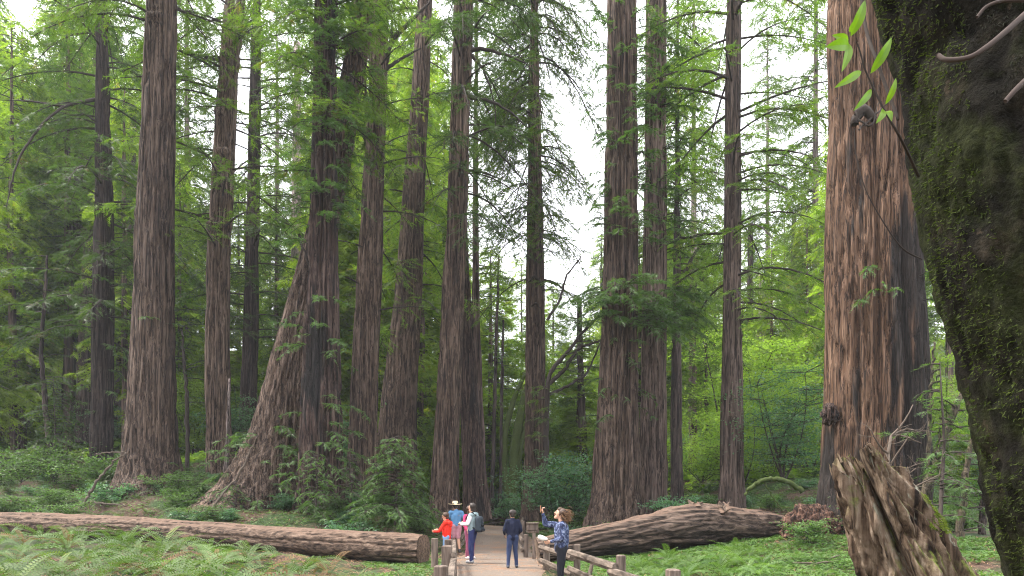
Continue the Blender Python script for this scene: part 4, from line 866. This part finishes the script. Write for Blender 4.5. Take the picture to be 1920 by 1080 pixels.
scat(50, -60, 760, 22, 31, .6, .95, FL, 'l', 'sword fern behind the left fallen log at the feet of the redwoods', 'sword ferns behind the left log', lambda px, Y, x: Y > np.interp(px, [-260, 0, 400, 794], [29, 25.5, 21.8, 19.2]) + 1.1, .8)
scat(20, 1185, 1430, 13.5, 17, .65, .95, FR, 'r', 'bright green sword fern in front of the right fallen log', 'sword ferns before the right log', None, .5)
scat(6, 1440, 1560, 13.5, 16, .3, .5, FR, 'r', 'small bright fern in the sorrel patch left of the broken snag', 'small ferns in the sorrel', None)
scat(16, 1000, 1560, 24, 40, .6, .9, FR, 'r', 'sword fern growing behind the right fallen log', 'ferns behind the right log', lambda px, Y, x: x > 1.5, .8)

def cover(name, label, boxes, mat, seed, size, rise=.08, avoid=True):
    r = np.random.default_rng(seed); Q = []
    for (x0, x1, y0, y1, n, th) in boxes:
        Y = r.uniform(y0, y1, n); x = r.uniform(x0, x1, n) if x1 < 50 else X(r.uniform(x0 - 1000, x1 - 1000, n), Y)
        k = (fbm(np.stack([x * .8, Y * .8, 0 * x], 1), 17, 3) > th)
        if avoid: k &= (np.abs(x + .4) > 1.45 + .25 * r.random(n)) | (Y > 50)
        x, Y = x[k], Y[k]; m = len(x); z = ground(x, Y) + rise * r.uniform(.2, 1, m); c = np.stack([x, Y, z], 1); a0 = r.uniform(0, 6.28, m); s = size * r.uniform(.6, 1.3, m) * (1 + np.clip((Y - 16) / 30, 0, 2))
        nn = norm(np.array([0, 0, 1.]) + r.normal(0, .3, (m, 3)))
        for j in range(3):
            a_ = a0 + j * 2.094; d = np.stack([np.cos(a_), np.sin(a_), 0 * a_], 1); d = norm(d - nn * (d * nn).sum(1)[:, None]); sd_ = np.cross(nn, d); s1 = s[:, None]
            Q.append(np.stack([c, c + d * s1 * .6 + sd_ * s1 * .42, c + d * s1 * .95, c + d * s1 * .6 - sd_ * s1 * .42], 1))
    Q = np.concatenate(Q); o = link(name, mesh(name, Q.reshape(-1, 3), [np.arange(len(Q) * 4).reshape(-1, 4)], mat, smooth=False)); tag(o, label, 'ground cover', kind='stuff'); return o
cover('ground_cover', 'low clover-like sorrel carpeting the forest floor', [(-14, 1.5, 12, 22, 60000, .56), (1.1, 12, 10, 24, 90000, .30), (-20, 20, 22, 45, 70000, .45)], M_sor, 5, .042)
cover('leafy_undergrowth', 'knee-high mixed green undergrowth on the floor between the far trees', [(-60, 49, 38, 75, 60000, .40), (-60, 49, 75, 120, 30000, .4)], M_broad, 6, .10, .6)

# litter: redwood duff and twigs on the ground beside path and under trunks
rl = np.random.default_rng(31); m = 36000; Y = rl.uniform(11, 30, m); x = rl.uniform(-12, 12, m); z = ground(x, Y) + .030; pc_ = np.abs(x + .38); k = (pc_ > 1.05) | (rl.random(m) < .16)
x, Y, z = x[k], Y[k], z[k]; m = len(x); a_ = rl.uniform(0, 3.14, m); d = np.stack([np.cos(a_), np.sin(a_), rl.normal(0, .15, m)], 1) * (rl.uniform(.03, .12, m))[:, None]; s_ = np.stack([-np.sin(a_), np.cos(a_), 0 * a_], 1) * .006
c = np.stack([x, Y, z + .01], 1); Q = np.stack([c - d - s_, c + d - s_, c + d + s_, c - d + s_], 1)
tag(link('leaf_litter', mesh('leaf_litter', Q.reshape(-1, 3), [np.arange(m * 4).reshape(-1, 4)], plain('litter', (.26, .15, .09), .9, var=.5), smooth=False)), 'scattered reddish brown twigs and needles on the ground', 'leaf litter', kind='stuff')
# ------------------------------------------------------------------ fences
def fence(label, posts, hts, side, levels=(.62, .30), w=.15, rails=True, rr=.075, seed=0, name='rail_fence'):
    """posts [(X, Y)], rails on the side given by (dx, dy)"""
    r = np.random.default_rng(900 + seed); o = (posts[0][0], posts[0][1], g1(*posts[0])); t = thing(name, o, label, 'fence'); org = np.array(o)
    for (x, y), h in zip(posts, hts):
        mb = MB(); z = g1(x, y); mb.box((x, y, z + h / 2 - .15), (w * r.uniform(.9, 1.15), w * r.uniform(.9, 1.1), h + .3), r.uniform(-.25, .25), .015); mb.build('post', M_post, t, o, smooth=False)
    for i in range(len(posts) - 1):
        for lv in levels:
            A = np.array([posts[i][0] + side[0], posts[i][1] + side[1], g1(*posts[i]) + lv]); B = np.array([posts[i+1][0] + side[0], posts[i+1][1] + side[1], g1(*posts[i+1]) + lv])
            d = B - A; L = np.linalg.norm(d); d /= L; off = np.array([0, 0, (rr * .55) * (1 if i % 2 else -1)]); n = 14; u = np.linspace(-.16 / L, 1 + .16 / L, n)[:, None]; c = A + (B - A) * u + off
            Sd = norm(np.cross(d, [0, 0, 1.])); U = np.cross(Sd, d); th = np.array([0, .9, 1.7, 2.5, 3.3, 4.2, 5.2]); pr = rr * np.array([1, 1.05, .95, 1.0, .95, .9, .95])
            nz = r.uniform(.88, 1.1, 7)[None] * (1 + .12 * (fbm(np.stack(np.broadcast_arrays(th[None] * 2., u * 6, u * 0 + seed + i), -1), i, 2) - .5))
            V = c[:, None] + (pr * nz)[..., None] * (np.cos(th)[None, :, None] * Sd * .8 + np.sin(th)[None, :, None] * U * 1.05)
            mb = MB(); mb.add(V.reshape(-1, 3), Q=grid_q(n, 7, True)); b0 = 0
            for e_, q0 in ((0, c[0]), (n - 1, c[-1])):
                mb.V.append(np.array([q0 + (d * .01 if e_ else -d * .01)])); ci = mb.n; mb.n += 1; rr_ = e_ * 7 + np.arange(7); mb.T.append(np.stack([rr_, np.roll(rr_, -1), np.full(7, ci)], 1))
            mb.build('rail', M_rail, t, o, smooth=False)
    return t
fx_ = lambda px, Y: (X(px, Y), Y)
fence('stout split rail fence along the left path edge beside the boy in red', [fx_(827, 8.5), fx_(838, 12.0), fx_(841, 15.4), fx_(843, 18.8)], (.85, .93, .90, .85), (.12, 0), (.70, .36), .15, seed=1)
fence('low rail fence continuing on the left of the path behind the man in the hat', [fx_(858, 24.5), fx_(880, 31), fx_(893, 39), fx_(903, 49)], (.7, .65, .6, .6), (.12, 0), (.5, .24), .15, seed=2)
fence('far low rail fence crossing the end of the path', [fx_(905, 50), fx_(926, 50.5), fx_(955, 50), fx_(986, 49)], (.7, .7, .7, .7), (0, -.12), (.52, .24), .18, seed=3)
fence('rail fence on the right path edge between the wooden box and the path end', [fx_(985, 37), fx_(981, 30), fx_(977, 25.5), fx_(986, 21.4)], (.8, .8, .85, .75), (-.12, 0), (.60, .30), .15, seed=4)
fence('split rail fence along the right path edge beside the woman with the raised arm', [fx_(1025, 17), fx_(1082, 13.8), fx_(1164, 10.6), fx_(1262, 8.0)], (.80, .82, .83, .78), (-.13, -.04), (.60, .27), .14, seed=5)
t = thing('fence_post', (X(815, 17.9), 17.9, g1(X(815, 17.9), 17.9)), 'wide weathered post standing apart just left of the boy in red', 'post'); mb = MB(); mb.box((0, 0, .33), (.18, .18, .95), .1, .015); mb.build('post', M_post, t, smooth=False)
t = thing('wooden_stake', (X(1107, 15), 15, g1(X(1107, 15), 15)), 'short leaning wooden stake behind the right rail fence', 'stake'); mb = MB(); mb.tube([(-.05, 0, -.1), (.0, 0, .12), (.05, 0, .32)], [.055, .05, .045], 6); mb.build('stake', M_post, t, smooth=False)
bx0 = (X(1000, 20.6), 20.6, g1(X(1000, 20.6), 20.6)); t = thing('leaflet_box', bx0, 'weathered wooden box on a post at the right edge of the path', 'box')
mb = MB(); mb.box((.02, 0, .42), (.10, .10, 1.1), 0, .012); mb.build('post', M_post, t, smooth=False)
mb = MB(); mb.box((-.02, 0, 1.0), (.34, .24, .20), 0, .012); mb.build('box', M_post, t, smooth=False)
mb = MB(); mb.box((-.02, -.01, 1.115), (.40, .30, .03), 0, .008); mb.build('lid', M_rail, t, smooth=False)
mb = MB(); mb.tube([(-.17, -.02, .86), (.17, -.02, .86)], .055, 9); mb.build('ledge', M_post, t, smooth=False)
mb = MB(); mb.box((-.19, 0, .98), (.03, .22, .30), 0, .006); mb.build('side_board', M_post, t, smooth=False)

# ------------------------------------------------------------------ people
def cap_geo(mb, p, q, r1, r2, k=14):
    p, q = np.array(p, float), np.array(q, float); d = q - p; L = np.linalg.norm(d); d = d / (L + 1e-9) if L > 1e-6 else np.array([0, 0, 1.])
    a_ = np.linspace(-np.pi / 2, 0, 5); b_ = np.linspace(0, np.pi / 2, 5)
    s_ = np.concatenate([np.sin(a_) * r1, L + np.sin(b_) * r2]); r = np.concatenate([np.cos(a_) * r1, np.cos(b_) * r2]) + 1e-4
    up = np.array([0, 0, 1.]) if abs(d[2]) < .9 else np.array([1., 0, 0]); A = norm(np.cross(d, up)); B = np.cross(A, d); th = np.arange(k) * 2 * np.pi / k
    V = p + s_[:, None, None] * d + r[:, None, None] * (np.cos(th)[None, :, None] * A - np.sin(th)[None, :, None] * B)
    mb.add(V.reshape(-1, 3), Q=grid_q(len(s_), k, True))
    b = mb.n - len(s_) * k
    for r0, c, fl in ((0, p - d * r1, 1), (len(s_) - 1, q + d * r2, 0)):
        mb.V.append(np.array([c])); ci = mb.n; mb.n += 1; rr = b + r0 * k + np.arange(k); T = np.stack([np.roll(rr, -1), rr, np.full(k, ci)], 1); mb.T.append(T if fl else T[:, ::-1])
def ell_geo(mb, c, rad, rx=0, k=16):
    u = np.linspace(0.02, np.pi - .02, k); v_ = np.linspace(0, 2 * np.pi, k * 2, endpoint=False)
    D = np.stack([np.sin(u)[:, None] * np.cos(v_)[None], np.sin(u)[:, None] * np.sin(v_)[None], np.cos(u)[:, None] + 0 * v_[None]], -1) * np.array(rad)
    cr, sr = math.cos(rx), math.sin(rx); D = np.stack([D[..., 0], D[..., 1] * cr - D[..., 2] * sr, D[..., 1] * sr + D[..., 2] * cr], -1)
    mb.add((D + np.array(c)).reshape(-1, 3), Q=grid_q(k, k * 2, True)[:, ::-1])
    b = mb.n - k * k * 2
    for r0 in (0, k - 1):
        rr = b + r0 * k * 2 + np.arange(k * 2); cc = D[0 if r0 == 0 else -1].mean(0) + np.array(c); mb.V.append(np.array([cc])); ci = mb.n; mb.n += 1
        T = np.stack([rr, np.roll(rr, -1), np.full(k * 2, ci)], 1); mb.T.append(T[:, ::-1] if r0 else T)
def blob(name, caps, ells, vox, mat, parent, smooth_it=4, bumpy=0, fac=.5):
    mb = MB()
    for c in caps: cap_geo(mb, *c)
    for e_ in ells: ell_geo(mb, *e_)
    o = mb.build(name, mat, None); m = o.modifiers.new('r', 'REMESH'); m.mode = 'VOXEL'; m.voxel_size = vox; m.use_smooth_shade = True
    if smooth_it: sm = o.modifiers.new('s', 'SMOOTH'); sm.iterations = smooth_it; sm.factor = fac
    dg = bpy.context.evaluated_depsgraph_get(); me = bpy.data.meshes.new_from_object(o.evaluated_get(dg)); o.modifiers.clear(); old = o.data; o.data = me; bpy.data.meshes.remove(old)
    if bumpy:
        n = len(me.vertices); V = np.empty(n * 3, np.float32); me.vertices.foreach_get('co', V); V = V.reshape(-1, 3); Nn = np.empty(n * 3, np.float32); me.vertices.foreach_get('normal', Nn); Nn = Nn.reshape(-1, 3)
        V += Nn * (bumpy * (fbm(V * np.array([9, 9, 5.]) + 3, 5, 3) - .5))[:, None]; me.vertices.foreach_set('co', V.astype(np.float32).ravel()); me.update()
    me.polygons.foreach_set('use_smooth', np.ones(len(me.polygons), bool)); o.parent = parent; return o
def hand(w, d, side, curl=.5, s=1.0):
    """capsules of a hand at wrist w, fingers along d, side = direction towards the thumb"""
    d = norm(np.array(d, float)); sd_ = np.array(side, float); sd_ = norm(sd_ - d * (sd_ @ d)); pn = np.cross(d, sd_); w = np.array(w, float); c = []
    for f_, (o_, l) in enumerate(((.028, .070), (.010, .080), (-.009, .074), (-.027, .058))):
        k0 = w + (d * .088 + sd_ * o_) * s; c.append((w + (d * .02 + sd_ * o_ * .6) * s, k0, .013 * s, .011 * s)); d1 = norm(d * math.cos(curl * .7) + pn * math.sin(curl * .7)); d2 = norm(d * math.cos(curl * 2) + pn * math.sin(curl * 2))
        k1 = k0 + d1 * l * .52 * s; c.append((k0, k1, .0088 * s, .008 * s)); c.append((k1, k1 + d2 * l * .48 * s, .008 * s, .0065 * s))
    b = w + (d * .028 + sd_ * .025) * s; m_ = b + norm(d * .6 + sd_ * .8 + pn * .3) * .04 * s; c += [(b - sd_ * .01 * s, m_, .012 * s, .0105 * s), (m_, m_ + norm(d * .9 + sd_ * .3 + pn * .4) * .03 * s, .0105 * s, .0075 * s)]
    return c
skin = [plain('skin_light', (.52, .30, .21), .55, .4, .06, 30), plain('skin_tan', (.42, .23, .15), .55, .4, .06, 30)]
def cloth(name, c, var=.22): return plain(name, c, .92, .15, var, 11)
M_eye = plain('eye_dark', (.02, .015, .012), .3); M_lip = plain('lips', (.38, .13, .10), .5)
def person(label, x, y, H, rz, sk, J, jacket, trousers, shoe, hairf, sleeve='long', shorts=False, tilt=0, jl=.86, sleeve_mat=None, bodyw=1.0):
    """J: elbows/wrists/knees/ankles in a 1.7 m frame facing +Y. Returns thing and scale"""
    s = H / 1.7; t = thing('person', (x, y, g1(x, y) + (.03 if abs(x + .42) < 1.25 else 0)), label, 'person', rz=rz)
    A = lambda p: np.array(p, float) * s
    hd = A(J.get('head', (0, .015, 1.585))); nk = A((0, -.01, 1.44)); sh = {k: A(J.get('sh' + k, (sg * .165 * bodyw, -.01, 1.375))) for k, sg in (('L', -1), ('R', 1))}
    hip = {k: A((sg * .085, 0, .90)) for k, sg in (('L', -1), ('R', 1))}
    el = {k: A(J['el' + k]) for k in 'LR'}; wr = {k: A(J['wr' + k]) for k in 'LR'}; kn = {k: A(J['kn' + k]) for k in 'LR'}; an = {k: A(J['an' + k]) for k in 'LR'}
    caps = [(A((0, -.01, 1.40)), hd - A((0, .01, .06)), .062 * s, .055 * s)]; ells = []
    ct_, st_ = math.cos(tilt), math.sin(tilt)
    def hp_(v): v = np.array(v, float) * s; return hd + np.array([v[0], v[1] * ct_ - v[2] * st_, v[1] * st_ + v[2] * ct_])
    ells += [(hd + A((0, -.01, .02)), (.076 * s, .095 * s, .105 * s), tilt)]
    caps += [(hp_((0, .045, -.07)), hp_((0, .055, -.085)), .042 * s, .034 * s), (hp_((0, .085, .025)), hp_((0, .108, -.012)), .010 * s, .014 * s), (hp_((-.03, .07, .04)), hp_((.03, .07, .04)), .022 * s, .022 * s),
             (hp_((.078, -.005, .02)), hp_((.080, -.012, -.015)), .014 * s, .010 * s), (hp_((-.078, -.005, .02)), hp_((-.080, -.012, -.015)), .014 * s, .010 * s)]
    caps += [(A((0, 0, .95)), A((0, 0, 1.12)), .12 * s, .11 * s), (A((0, 0, 1.12)), A((0, -.005, 1.30)), .11 * s, .125 * s), (sh['L'], sh['R'], .055 * s, .055 * s)]
    for k in 'LR':
        caps += [(sh[k], el[k], .047 * s, .037 * s), (el[k], wr[k], .036 * s, .024 * s), (hip[k], kn[k], .082 * s, .052 * s), (kn[k], kn[k] + (an[k] - kn[k]) * .3, .05 * s, .054 * s), (kn[k] + (an[k] - kn[k]) * .3, an[k], .054 * s, .033 * s), (an[k], an[k] + A((0, .12, -.045)), .034 * s, .026 * s)]
        hdv = wr[k] - el[k]; caps += hand(wr[k], J.get('hd' + k, hdv), J.get('th' + k, (0, .5, .5) if abs(norm(hdv)[2]) < .7 else (0, 1, 0)), J.get('cu' + k, .45), s)
    blob('body', caps, ells, .0085 * s, sk, t, 2)
    for sg in (-1, 1):
        mb = MB(); ell_geo(mb, hp_((sg * .032, .083, .022)), (.011 * s, .007 * s, .006 * s), 0, 8); mb.build('eye', M_eye, t)
    mb = MB(); ell_geo(mb, hp_((0, .096, -.048)), (.024 * s, .009 * s, .008 * s), 0, 8); mb.build('mouth', M_lip, t)
    # jacket or shirt
    c = [(A((0, 0, jl + .10)), A((0, 0, 1.10)), .135 * s, .135 * s), (A((0, 0, 1.10)), A((0, -.005, 1.29)), .135 * s, .142 * s), (sh['L'], sh['R'], .072 * s, .072 * s), (A((-.09, 0, jl + .05)), A((-.10, 0, 1.25)), .085 * s, .09 * s), (A((.09, 0, jl + .05)), A((.10, 0, 1.25)), .085 * s, .09 * s), (A((0, -.01, 1.38)), A((0, -.01, 1.425)), .085 * s, .07 * s)]
    cs = []
    for k in 'LR':
        w2 = wr[k] - (wr[k] - el[k]) * .06; e2 = [(sh[k], el[k], .068 * s, .054 * s)]
        if sleeve == 'long': e2.append((el[k], w2, .054 * s, .040 * s))
        (cs if sleeve_mat else c).extend(e2)
    jo = blob('shirt' if sleeve == 'short' else 'jacket', c, [], .011 * s, jacket, t, 2, .05 * s)
    for v_ in jo.data.vertices:
        if v_.co.z < jl * s and abs(v_.co.x) < .19 * s and abs(v_.co.y) < .17 * s: v_.co.z = jl * s + (v_.co.z - jl * s) * .12
    if sleeve_mat: blob('sleeves', cs, [], .010 * s, sleeve_mat, t, 3, .015 * s)
    c = [(A((-.05, 0, .93)), A((.05, 0, .93)), .125 * s, .125 * s)]
    for k in 'LR':
        if shorts: c += [(hip[k], hip[k] + (kn[k] - hip[k]) * .88, .105 * s, .086 * s)]
        else: c += [(hip[k], kn[k], .100 * s, .070 * s), (kn[k], an[k] + A((0, 0, .0)), .070 * s, .052 * s)]
    blob('shorts' if shorts else 'trousers', c, [], .011 * s, trousers, t, 2, .035 * s)
    for k in 'LR':
        f_ = J.get('ft' + k, (0, 1, 0)); f_ = np.array(f_, float) * s; a_ = an[k]
        base = np.array([a_[0], a_[1], max(.045 * s, a_[2] - .055 * s)])
        blob('shoe', [(base - f_ * .035, base + f_ * .13, .046 * s, .040 * s), (a_, base, .048 * s, .046 * s)], [], .008 * s, shoe, t, 2)
    hairf(t, hp_, s, hd, tilt); return t, A, el, wr
def short_hair(mat):
    def f_(t, hp_, s, hd, tilt):
        blob('hair', [(hp_((-.03, -.03, .06)), hp_((.03, -.03, .06)), .085 * s, .085 * s), (hp_((0, .03, .095)), hp_((0, -.05, .09)), .052 * s, .06 * s), (hp_((0, -.05, -.02)), hp_((0, -.045, .05)), .068 * s, .075 * s)], [], .008 * s, mat, t, 2, .02 * s)
    return f_
def long_hair(mat, drop=-.1, wdt=.075):
    def f_(t, hp_, s, hd, tilt):
        blob('hair', [(hp_((-.03, -.03, .05)), hp_((.03, -.03, .05)), .088 * s, .088 * s), (hp_((0, .02, .09)), hp_((0, -.05, .09)), .055 * s, .06 * s), (hp_((0, -.05, drop)), hp_((0, -.045, .05)), wdt * s, .085 * s), (hp_((-.055, -.01, drop)), hp_((-.06, 0, .04)), .03 * s, .035 * s), (hp_((.055, -.01, drop)), hp_((.06, 0, .04)), .03 * s, .035 * s)], [], .008 * s, mat, t, 2, .03 * s)
    return f_
M_hd = plain('dark_hair', (.022, .014, .011), .55, .4); M_hb = plain('brown_hair', (.05, .026, .015), .6, .4); M_hl = plain('light_brown_hair', (.20, .105, .05), .6, .4, .45, 30)
def curly(t, hp_, s, hd, tilt):
    r = np.random.default_rng(4); mb = MB()
    blob('hair', [(hp_((-.03, -.04, .05)), hp_((.03, -.04, .05)), .09 * s, .09 * s), (hp_((0, -.08, -.02)), hp_((0, -.07, .06)), .08 * s, .085 * s), (hp_((-.03, .035, .085)), hp_((.03, .035, .085)), .045 * s, .045 * s), (hp_((-.07, .0, .0)), hp_((-.07, .01, .06)), .03 * s, .03 * s), (hp_((.07, .0, .0)), hp_((.07, .01, .06)), .03 * s, .03 * s)], [], .009 * s, M_hb, t, 2, .05 * s)
    for i in range(380):
        p = hp_((r.normal(0, .05), -.06 + r.normal(0, .03), .03 + r.normal(0, .05))); d = norm(np.array([r.normal(0, .45), -1.0, r.normal(-.35, .45)])); L = r.uniform(.06, .15) * s; n = 12; u = np.linspace(0, 1, n)[:, None]; ph = r.uniform(0, 6.28); w_ = r.uniform(.006, .012)
        c = p + d * L * u + np.array([0, 0, -.5]) * L * u ** 2 + w_ * np.concatenate([np.sin(u * 20 + ph), 0 * u, np.cos(u * 20 + ph)], 1); mb.tube(c, np.linspace(.004, .002, n), 3, cap=False)
    mb.build('curls', M_hl, t)
st = dict(knL=(-.09, .02, .50), knR=(.09, .02, .50), anL=(-.10, 0, .09), anR=(.10, 0, .09))
# man with straw hat
x, y = X(855, 23.8), 23.8
def hatf(t, hp_, s, hd, tilt):
    short_hair(M_hd)(t, hp_, s, hd, tilt); n, k = 14, 40
    pr = [(.235, .075), (.232, .082), (.19, .068), (.14, .070), (.105, .080), (.098, .12), (.092, .165), (.072, .185), (.03, .190), (.002, .188), (.03, .182), (.085, .150), (.095, .08), (.14, .062), (.235, .070)]
    th = np.linspace(0, 2 * np.pi, k, endpoint=False); V = np.array([[(hp_((r * math.cos(a_), r * math.sin(a_) - .01, z + .012 * math.cos(2 * a_) * (r > .15)))) for a_ in th] for r, z in pr]); mb = MB(); mb.add(V.reshape(-1, 3), Q=grid_q(len(pr), k, True)); mb.build('straw_hat', plain('straw', (.62, .50, .33), .9, .2, .2, 60), t)
person('man in straw hat, blue shirt and pinkish shorts seen from behind on the path', x, y, 1.74, .25, skin[1], dict(st, elL=(-.30, .02, 1.12), wrL=(-.20, .20, 1.02), elR=(.30, -.05, 1.12), wrR=(.24, .14, .98), knR=(.09, .06, .50), anR=(.12, -.04, .10), knL=(-.07, .10, .52), anL=(-.06, .10, .09), head=(-.02, .05, 1.585)),
       cloth('blue_shirt', (.085, .19, .33)), cloth('pink_shorts', (.42, .20, .24), .4), plain('dark_shoes', (.03, .028, .028)), hatf, 'short', True, bodyw=1.15)
# boy in red
x, y = X(838, 18.6), 18.6
bt, A, el, wr = person('boy in a bright red hooded jacket leaning on the left rail fence', x, y, 1.46, math.pi / 2 - .35, skin[1], dict(st, elL=(-.24, .16, 1.12), wrL=(-.10, .40, 1.10), elR=(.24, .12, 1.12), wrR=(.14, .36, 1.14), head=(0, .05, 1.57)),
       cloth('red_fleece', (.62, .030, .018), .12), cloth('pale_jeans', (.16, .26, .42)), plain('blue_shoes', (.05, .08, .16)), short_hair(M_hb), jl=.80, tilt=-.1)
blob('hood', [(A((-.06, -.10, 1.37)), A((.06, -.10, 1.37)), .065, .065), (A((-.03, -.12, 1.30)), A((.03, -.12, 1.30)), .05, .05)], [], .01, bpy.data.materials['red_fleece'], bt, 3, .02)
# person in pink
x, y = X(881, 20.8), 20.8
person('person in pink top facing the camera from behind the woman with the backpack', x, y, 1.60, math.pi + .5, skin[0], dict(st, elL=(-.22, .03, 1.12), wrL=(-.18, .16, .95), elR=(.22, .03, 1.12), wrR=(.18, .16, .95)),
       cloth('pink_top', (.42, .04, .11)), cloth('pink_pants', (.22, .06, .11)), plain('pale_shoes', (.55, .5, .5)), long_hair(M_hb), bodyw=.9)
# woman with backpack
x, y = X(886, 19.2), 19.2; rzw = math.pi / 2 - .35
wt, A, el, wr = person('woman in grey hoodie with white sleeves and navy trousers wearing a dark backpack', x, y, 1.67, rzw, skin[0], dict(st, elL=(-.24, .05, 1.13), wrL=(-.16, .28, 1.12), elR=(.20, .10, 1.12), wrR=(.10, .30, 1.14), anR=(.09, .07, .09), knR=(.08, .05, .50)),
       cloth('grey_hoodie', (.20, .26, .27)), cloth('navy_trousers', (.028, .035, .10)), plain('grey_sneakers', (.22, .22, .23), var=.5), long_hair(M_hd, -.07, .07), sleeve_mat=cloth('white_sleeves', (.66, .66, .70), .06), bodyw=.98)
blob('hood', [(A((-.07, -.09, 1.40)), A((.07, -.09, 1.40)), .062, .062), (A((0, -.12, 1.34)), A((0, -.10, 1.40)), .07, .06)], [], .01, bpy.data.materials['grey_hoodie'], wt, 3, .02)
def at_person(t, p): c, s_ = math.cos(t.rotation_euler.z), math.sin(t.rotation_euler.z); return (t.location.x + p[0] * c - p[1] * s_, t.location.y + p[0] * s_ + p[1] * c, t.location.z + p[2])
bp = thing('backpack', tuple(wt.location), 'dark grey rounded backpack on the back of the woman in navy trousers', 'backpack', rz=rzw)
M_bp = cloth('backpack_nylon', (.035, .045, .055)); M_bp2 = cloth('backpack_trim', (.015, .018, .022))
blob('bag', [(A((-.09, -.22, .98)), A((.09, -.22, .98)), .095, .095), (A((-.08, -.21, 1.27)), A((.08, -.21, 1.27)), .085, .085), (A((-.10, -.22, 1.0)), A((-.09, -.21, 1.25)), .085, .08), (A((.10, -.22, 1.0)), A((.09, -.21, 1.25)), .085, .08)], [], .011, M_bp, bp, 4, .012)
blob('front_pocket', [(A((-.07, -.31, .96)), A((.07, -.31, .96)), .05, .05), (A((-.06, -.30, 1.10)), A((.06, -.30, 1.10)), .045, .045)], [], .009, M_bp2, bp, 3, .006)
for sg in (-1, 1):
    mb = MB(); mb.tube([A(p) for p in ((sg * .10, -.16, 1.36), (sg * .12, -.05, 1.455), (sg * .125, .08, 1.40), (sg * .13, .15, 1.28), (sg * .145, .12, 1.10), (sg * .13, -.12, 1.0))], .021, 6); mb.build('strap', M_bp2, bp)
ph = thing('phone', at_person(wt, wr['L'] + np.array([.02, .10, .01])), 'small dark phone held by the woman with the backpack', 'phone', rz=rzw); mb = MB(); mb.box((0, 0, 0), (.075, .14, .01), 0, .003); mb.build('phone_body', M_bp2, ph)
# boy in navy jacket
x, y = X(961, 17.5), 17.5
person('dark-haired boy in navy jacket and blue jeans walking away in the middle of the path', x, y, 1.47, .12, skin[1], dict(st, elL=(-.26, -.03, 1.12), wrL=(-.22, .14, .98), elR=(.25, .0, 1.12), wrR=(.20, .16, 1.0), anL=(-.14, -.05, .09), knL=(-.11, .02, .50), anR=(.13, .08, .09), knR=(.10, .07, .50)),
       cloth('navy_jacket', (.012, .015, .032)), cloth('blue_jeans', (.03, .042, .09)), plain('dark_sneakers', (.06, .065, .08), var=.6), short_hair(M_hd), jl=.82)
# woman with raised arm
x, y = X(1053, 12.3), 12.3; rzs = math.pi / 2 - .1
N = NT('printed_blouse'); f = N.noise(N.pos(), 26, 4, .6); N.bsdf(N.ramp(f, [(.42, (.022, .028, .06)), (.54, (.06, .08, .16)), (.66, (.26, .29, .38))]), .9, spec=.15)
stt, A, el, wr = person('curly-haired woman in a blue patterned shirt raising one arm, at the right rail fence', x, y, 1.56, rzs, skin[0], dict(st, shR=(.15, .06, 1.37), elR=(.14, .33, 1.40), wrR=(.10, .37, 1.60), hdR=(0, .2, 1), thR=(-1, .2, 0), cuR=.9, elL=(-.22, -.02, 1.12), wrL=(-.13, .21, 1.06), head=(0, .03, 1.59)),
       N.m, cloth('black_trousers', (.016, .017, .022)), plain('black_shoes', (.02, .02, .02)), curly, tilt=.38, jl=.84, bodyw=.92)
ph = thing('phone', at_person(stt, wr['R'] + np.array([0, .045, .09])), 'brown-cased phone in the raised hand of the curly-haired woman', 'phone', rz=rzs); mb = MB(); mb.box((0, 0, 0), (.07, .012, .13), 0, .004); mb.build('phone_body', plain('phone_case', (.20, .09, .04)), ph)
pc = thing('sun_hat', at_person(stt, wr['L'] + np.array([.0, .14, .06])), 'small white cloth sun hat held in the lower hand of the curly-haired woman', 'hat', rz=rzs)
blob('hat_crown', [((0, 0, 0), (.0, .05, .02), .045, .04), ((-.02, -.06, -.01), (.02, .0, 0), .03, .035)], [], .008, plain('white_cloth', (.72, .72, .70)), pc, 2, .01)
# sticks of litter near the snag
for i, (px, py, Y, l, a0) in enumerate(((1545, 1062, 15, .5, .1), (1560, 1052, 15.3, .35, .9), (1520, 1064, 15, .4, 2.9), (1250, 1043, 17.6, .5, .2))):
    x = X(px, Y); z = g1(x, Y); t = thing('stick', (x, Y, z), ['long broken stick lying in the sorrel left of the snag', 'short broken stick tilted up in the sorrel left of the snag', 'thin stick flat in the sorrel left of the snag', 'thin pale stick by the base of the right fallen log'][i], 'stick')
    mb = MB(); d = np.array([math.cos(a0), math.sin(a0) * .3, .18 if i == 1 else .03]); mb.tube([-d * l, np.array([0, 0, .07]), d * l + np.array([0, 0, .06])], [.012, .022, .008], 6); mb.build('wood', M_dry, t)
# ------------------------------------------------------------------ haze
hb = link('haze', None) if False else None
HZ = 0.0004
if HZ:
    mb = MB(); x0, x1, y0, y1, z0, z1 = -460, 460, -140, 660, float(gz.min()) - 1, 75
    V = [(x, y, z) for z in (z0, z1) for y in (y0, y1) for x in (x0, x1)]; mb.add(V, Q=[(0, 2, 3, 1), (4, 5, 7, 6), (0, 1, 5, 4), (2, 6, 7, 3), (0, 4, 6, 2), (1, 3, 7, 5)])
    N = NT('haze_air'); pv = N.n("VolumePrincipled"); pv.inputs['Color'].default_value = (.9, .93, 1, 1); pv.inputs['Density'].default_value = HZ; N.l(pv.outputs[0], N.out.inputs['Volume'])
    tag(mb.build('haze', N.m, smooth=False), 'pale thin mist in the air between the trees', 'haze', kind='stuff')
